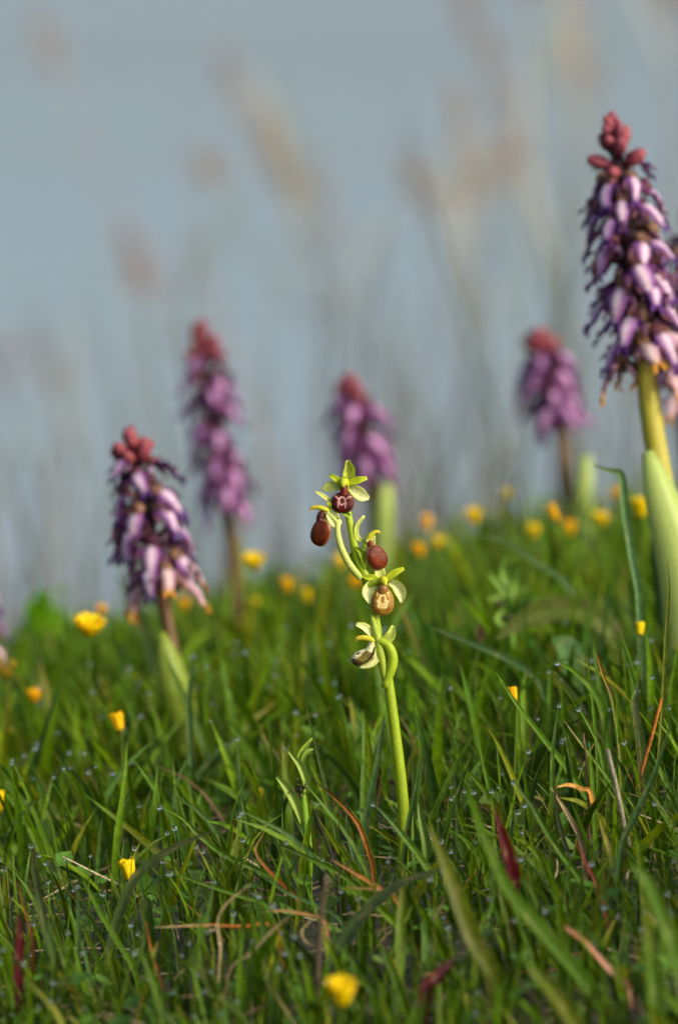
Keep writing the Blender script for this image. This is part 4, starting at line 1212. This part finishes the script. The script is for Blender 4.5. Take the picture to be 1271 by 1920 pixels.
def grass(name, n, wide, lenr, wr, colw, label, tipset=slice(0, 7), clump_k=None, dead=.03, leanr=(.02, .4), seg=6):
    if clump_k:
        x, y, ci = clumped(n, wide, clump_k)
    else:
        x, y = sample_xy(n, wide)
    dens = np.sin(x * 9 + 2) * np.cos(y * 7) * .5 + .5
    keep = (rng.random(n) < .55 + .45 * dens)
    if wide:
        keep &= ~((np.abs(x) < .0524 * y * 1.35 + .06) & (y > 2.35) & (y < 5))
    x, y = x[keep], y[keep]
    n = len(x)
    L_ = rng.uniform(*lenr, n) * (.75 + .5 * rng.random(n))
    prox = np.interp(y, [2.3, 2.75, 3.0, 3.3, 4.2, 5.5], [.42, .55, .8, 1.0, .95, 1.2])
    L_ = L_ * prox
    W_ = rng.uniform(*wr, n) * np.interp(y, [3.0, 3.4, 4.5], [1, 1.45, 1.6])
    az = np.where(rng.random(n) < .62, rng.normal(math.pi * .9, 1.1, n), rng.uniform(0, 6.28, n))
    lean = np.abs(rng.normal(leanr[0], leanr[1], n)) * .7
    curl = np.abs(rng.normal(.3, .5, n))
    face = rng.normal(-math.pi / 2, 1.0, n)
    roots = np.stack([x, y, gz(x, y) - .003], -1)
    # reject the blades that would stand before the orchids
    tipx = roots + np.stack([np.cos(az), np.sin(az), np.zeros(n)], -1) * (L_ * np.sin(lean + curl * .35))[:, None]
    tipx[:, 2] += L_ * np.cos(lean + curl * .35)
    px, py, d = project(tipx)
    inview = (px > -120) & (px < 1390)
    ok = ~inview | (py > limit(px, d)) | (d > 3.9)
    ok &= ~(inview & (d > 3.8) & (py < np.interp(px, [0, 150, 420, 640, 900, 1271], [1160, 1120, 1060, 1000, 930, 840])))
    idx = np.where(ok)[0]
    ch = rng.choice(len(PAL), n, p=colw)
    cols = PAL[ch] * rng.uniform(.38, .85, (n, 1)) * np.stack([rng.uniform(.9, 1.15, n), np.ones(n), rng.uniform(.7, 1.2, n)], -1)
    isd = rng.random(n) < dead
    dc = np.array([lin(160, 140, 96), lin(180, 120, 60), lin(120, 96, 66), lin(110, 36, 34)])[rng.choice(4, n, p=[.6, .08, .25, .07])]
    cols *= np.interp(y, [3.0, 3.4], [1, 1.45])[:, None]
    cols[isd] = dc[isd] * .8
    W_[isd] *= .5
    tc = TIP[tipset][rng.integers(0, len(TIP[tipset]), n)]
    tp = rng.uniform(.6, 1.3, n)
    f = lambda a: a[idx]
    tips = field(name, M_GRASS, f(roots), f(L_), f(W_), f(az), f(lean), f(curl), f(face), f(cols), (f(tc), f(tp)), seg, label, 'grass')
    return tips


tips_a = grass('meadow_grass', 10500, False, (.055, .105), (.0018, .0050), [.30, .28, .14, .12, .10, .06], 'mixed broad green meadow grass on the bank in view', tipset=[0, 3, 4, 5, 3], dead=.012)
tips_b = grass('fine_grass', 13000, False, (.035, .085), (.0006, .0016), [.28, .14, .24, .14, .08, .12], 'fine dark green tuft grass between the broad blades', clump_k=700, dead=.07, leanr=(.2, .6))
grass('outer_grass', 34000, True, (.06, .12), (.0022, .005), [.30, .26, .16, .12, .10, .06], 'green grass spreading over the bank on both sides', seg=4)

# the turned-over short sward at the near edge
def litter():
    n = 3000
    y = 2.4 + 1.4 * rng.random(n) ** 1.6; x = (rng.random(n) * 2 - 1) * (.0524 * y * 1.5 + .1)
    m = MB()
    for i in range(n):
        L_ = random.uniform(.012, .042)
        a = random.uniform(0, 6.28)
        z = gzf(x[i], y[i]) + abs(random.gauss(0, .009))
        p = np.array([x[i], y[i], z])
        dv = np.array([math.cos(a), math.sin(a), random.gauss(.05, .2)])
        sd = np.array([-math.sin(a), math.cos(a), random.uniform(-.3, .6)])
        k = random.uniform(-.9, .9)
        c = mixc(lin(140, 124, 88), random.choice([lin(84, 64, 42), lin(170, 156, 122), lin(128, 84, 44), lin(104, 90, 70)]), random.random())
        m.blade([p, p + dv * L_ * .5 + sd * L_ * k * .5, p + dv * L_ + sd * L_ * k * 1.2], [.0007, .0012, .0005], (random.gauss(0, .5), random.gauss(0, .5) - .5, 1), c, 6, 3)
    o = part(m, 'straw_litter', M_STRAW)
    tag(o, 'pale dry straw litter on the soil under the grass', 'straw', kind='stuff')
    # small round and oval herb leaves near the ground
    m = MB()
    for i in range(2200):
        yy = random.uniform(2.4, 4.4); xx = random.uniform(-1, 1) * (.0524 * yy * 1.5 + .1)
        z = gzf(xx, yy) + random.uniform(.003, .03)
        a = random.uniform(0, 6.28)
        L_ = random.uniform(.005, .015)
        dv = np.array([math.cos(a), math.sin(a), random.uniform(-.1, .6)])
        p = np.array([xx, yy, z])
        c = mixc(lin(80, 120, 40), random.choice([lin(100, 146, 50), lin(60, 96, 40), lin(110, 130, 60)]), random.random())
        m.blade([p, p + dv * L_ * .5, p + dv * L_], [.0008, L_ * random.uniform(.35, .8), .0008], (random.gauss(0, .4), -.5 + random.gauss(0, .4), 1), c, 5, 3, fold=.2)
    o = part(m, 'ground_herbs', M_GRASS)
    tag(o, 'small low herb leaves covering the soil', 'herbs', kind='stuff')


litter()


def dew():
    m = MB()
    px, py, d = project(tips_a)
    pick = np.where((px > -40) & (px < 1310) & (py > 1150) & (d > 2.7) & (d < 3.75))[0]
    pick = rng.choice(pick, min(330, len(pick)), replace=False)
    for i in pick:
        m.ball(tips_a[i] - np.array([0, 0, .0004]), random.uniform(.0007, .0015), 10, 8)
    o = part(m, 'dew', M_DEW)
    tag(o, 'scattered dew drops on the grass tips', 'dew', kind='stuff')


dew()

# sedge and dry stems on the slope below the crest, by the water
def shore():
    n = 6000
    x = rng.uniform(-1.6, 1.6, n); y = rng.uniform(5.4, 8.0, n)
    L_ = rng.uniform(.3, .75, n)
    az = rng.uniform(0, 6.28, n)
    roots = np.stack([x, y, gz(x, y) - .01], -1)
    col = np.array([lin(120, 112, 84), lin(96, 104, 66), lin(140, 118, 96)])[rng.integers(0, 3, n)]
    field('shore_sedge', M_REED, roots, L_, rng.uniform(.002, .005, n), az, np.abs(rng.normal(0, .15, n)), np.abs(rng.normal(.1, .3, n)), rng.uniform(0, 6.28, n), col,
          (col, np.full(n, 2.0)), 4, 'dry grey green sedge along the water edge', 'sedge')


shore()
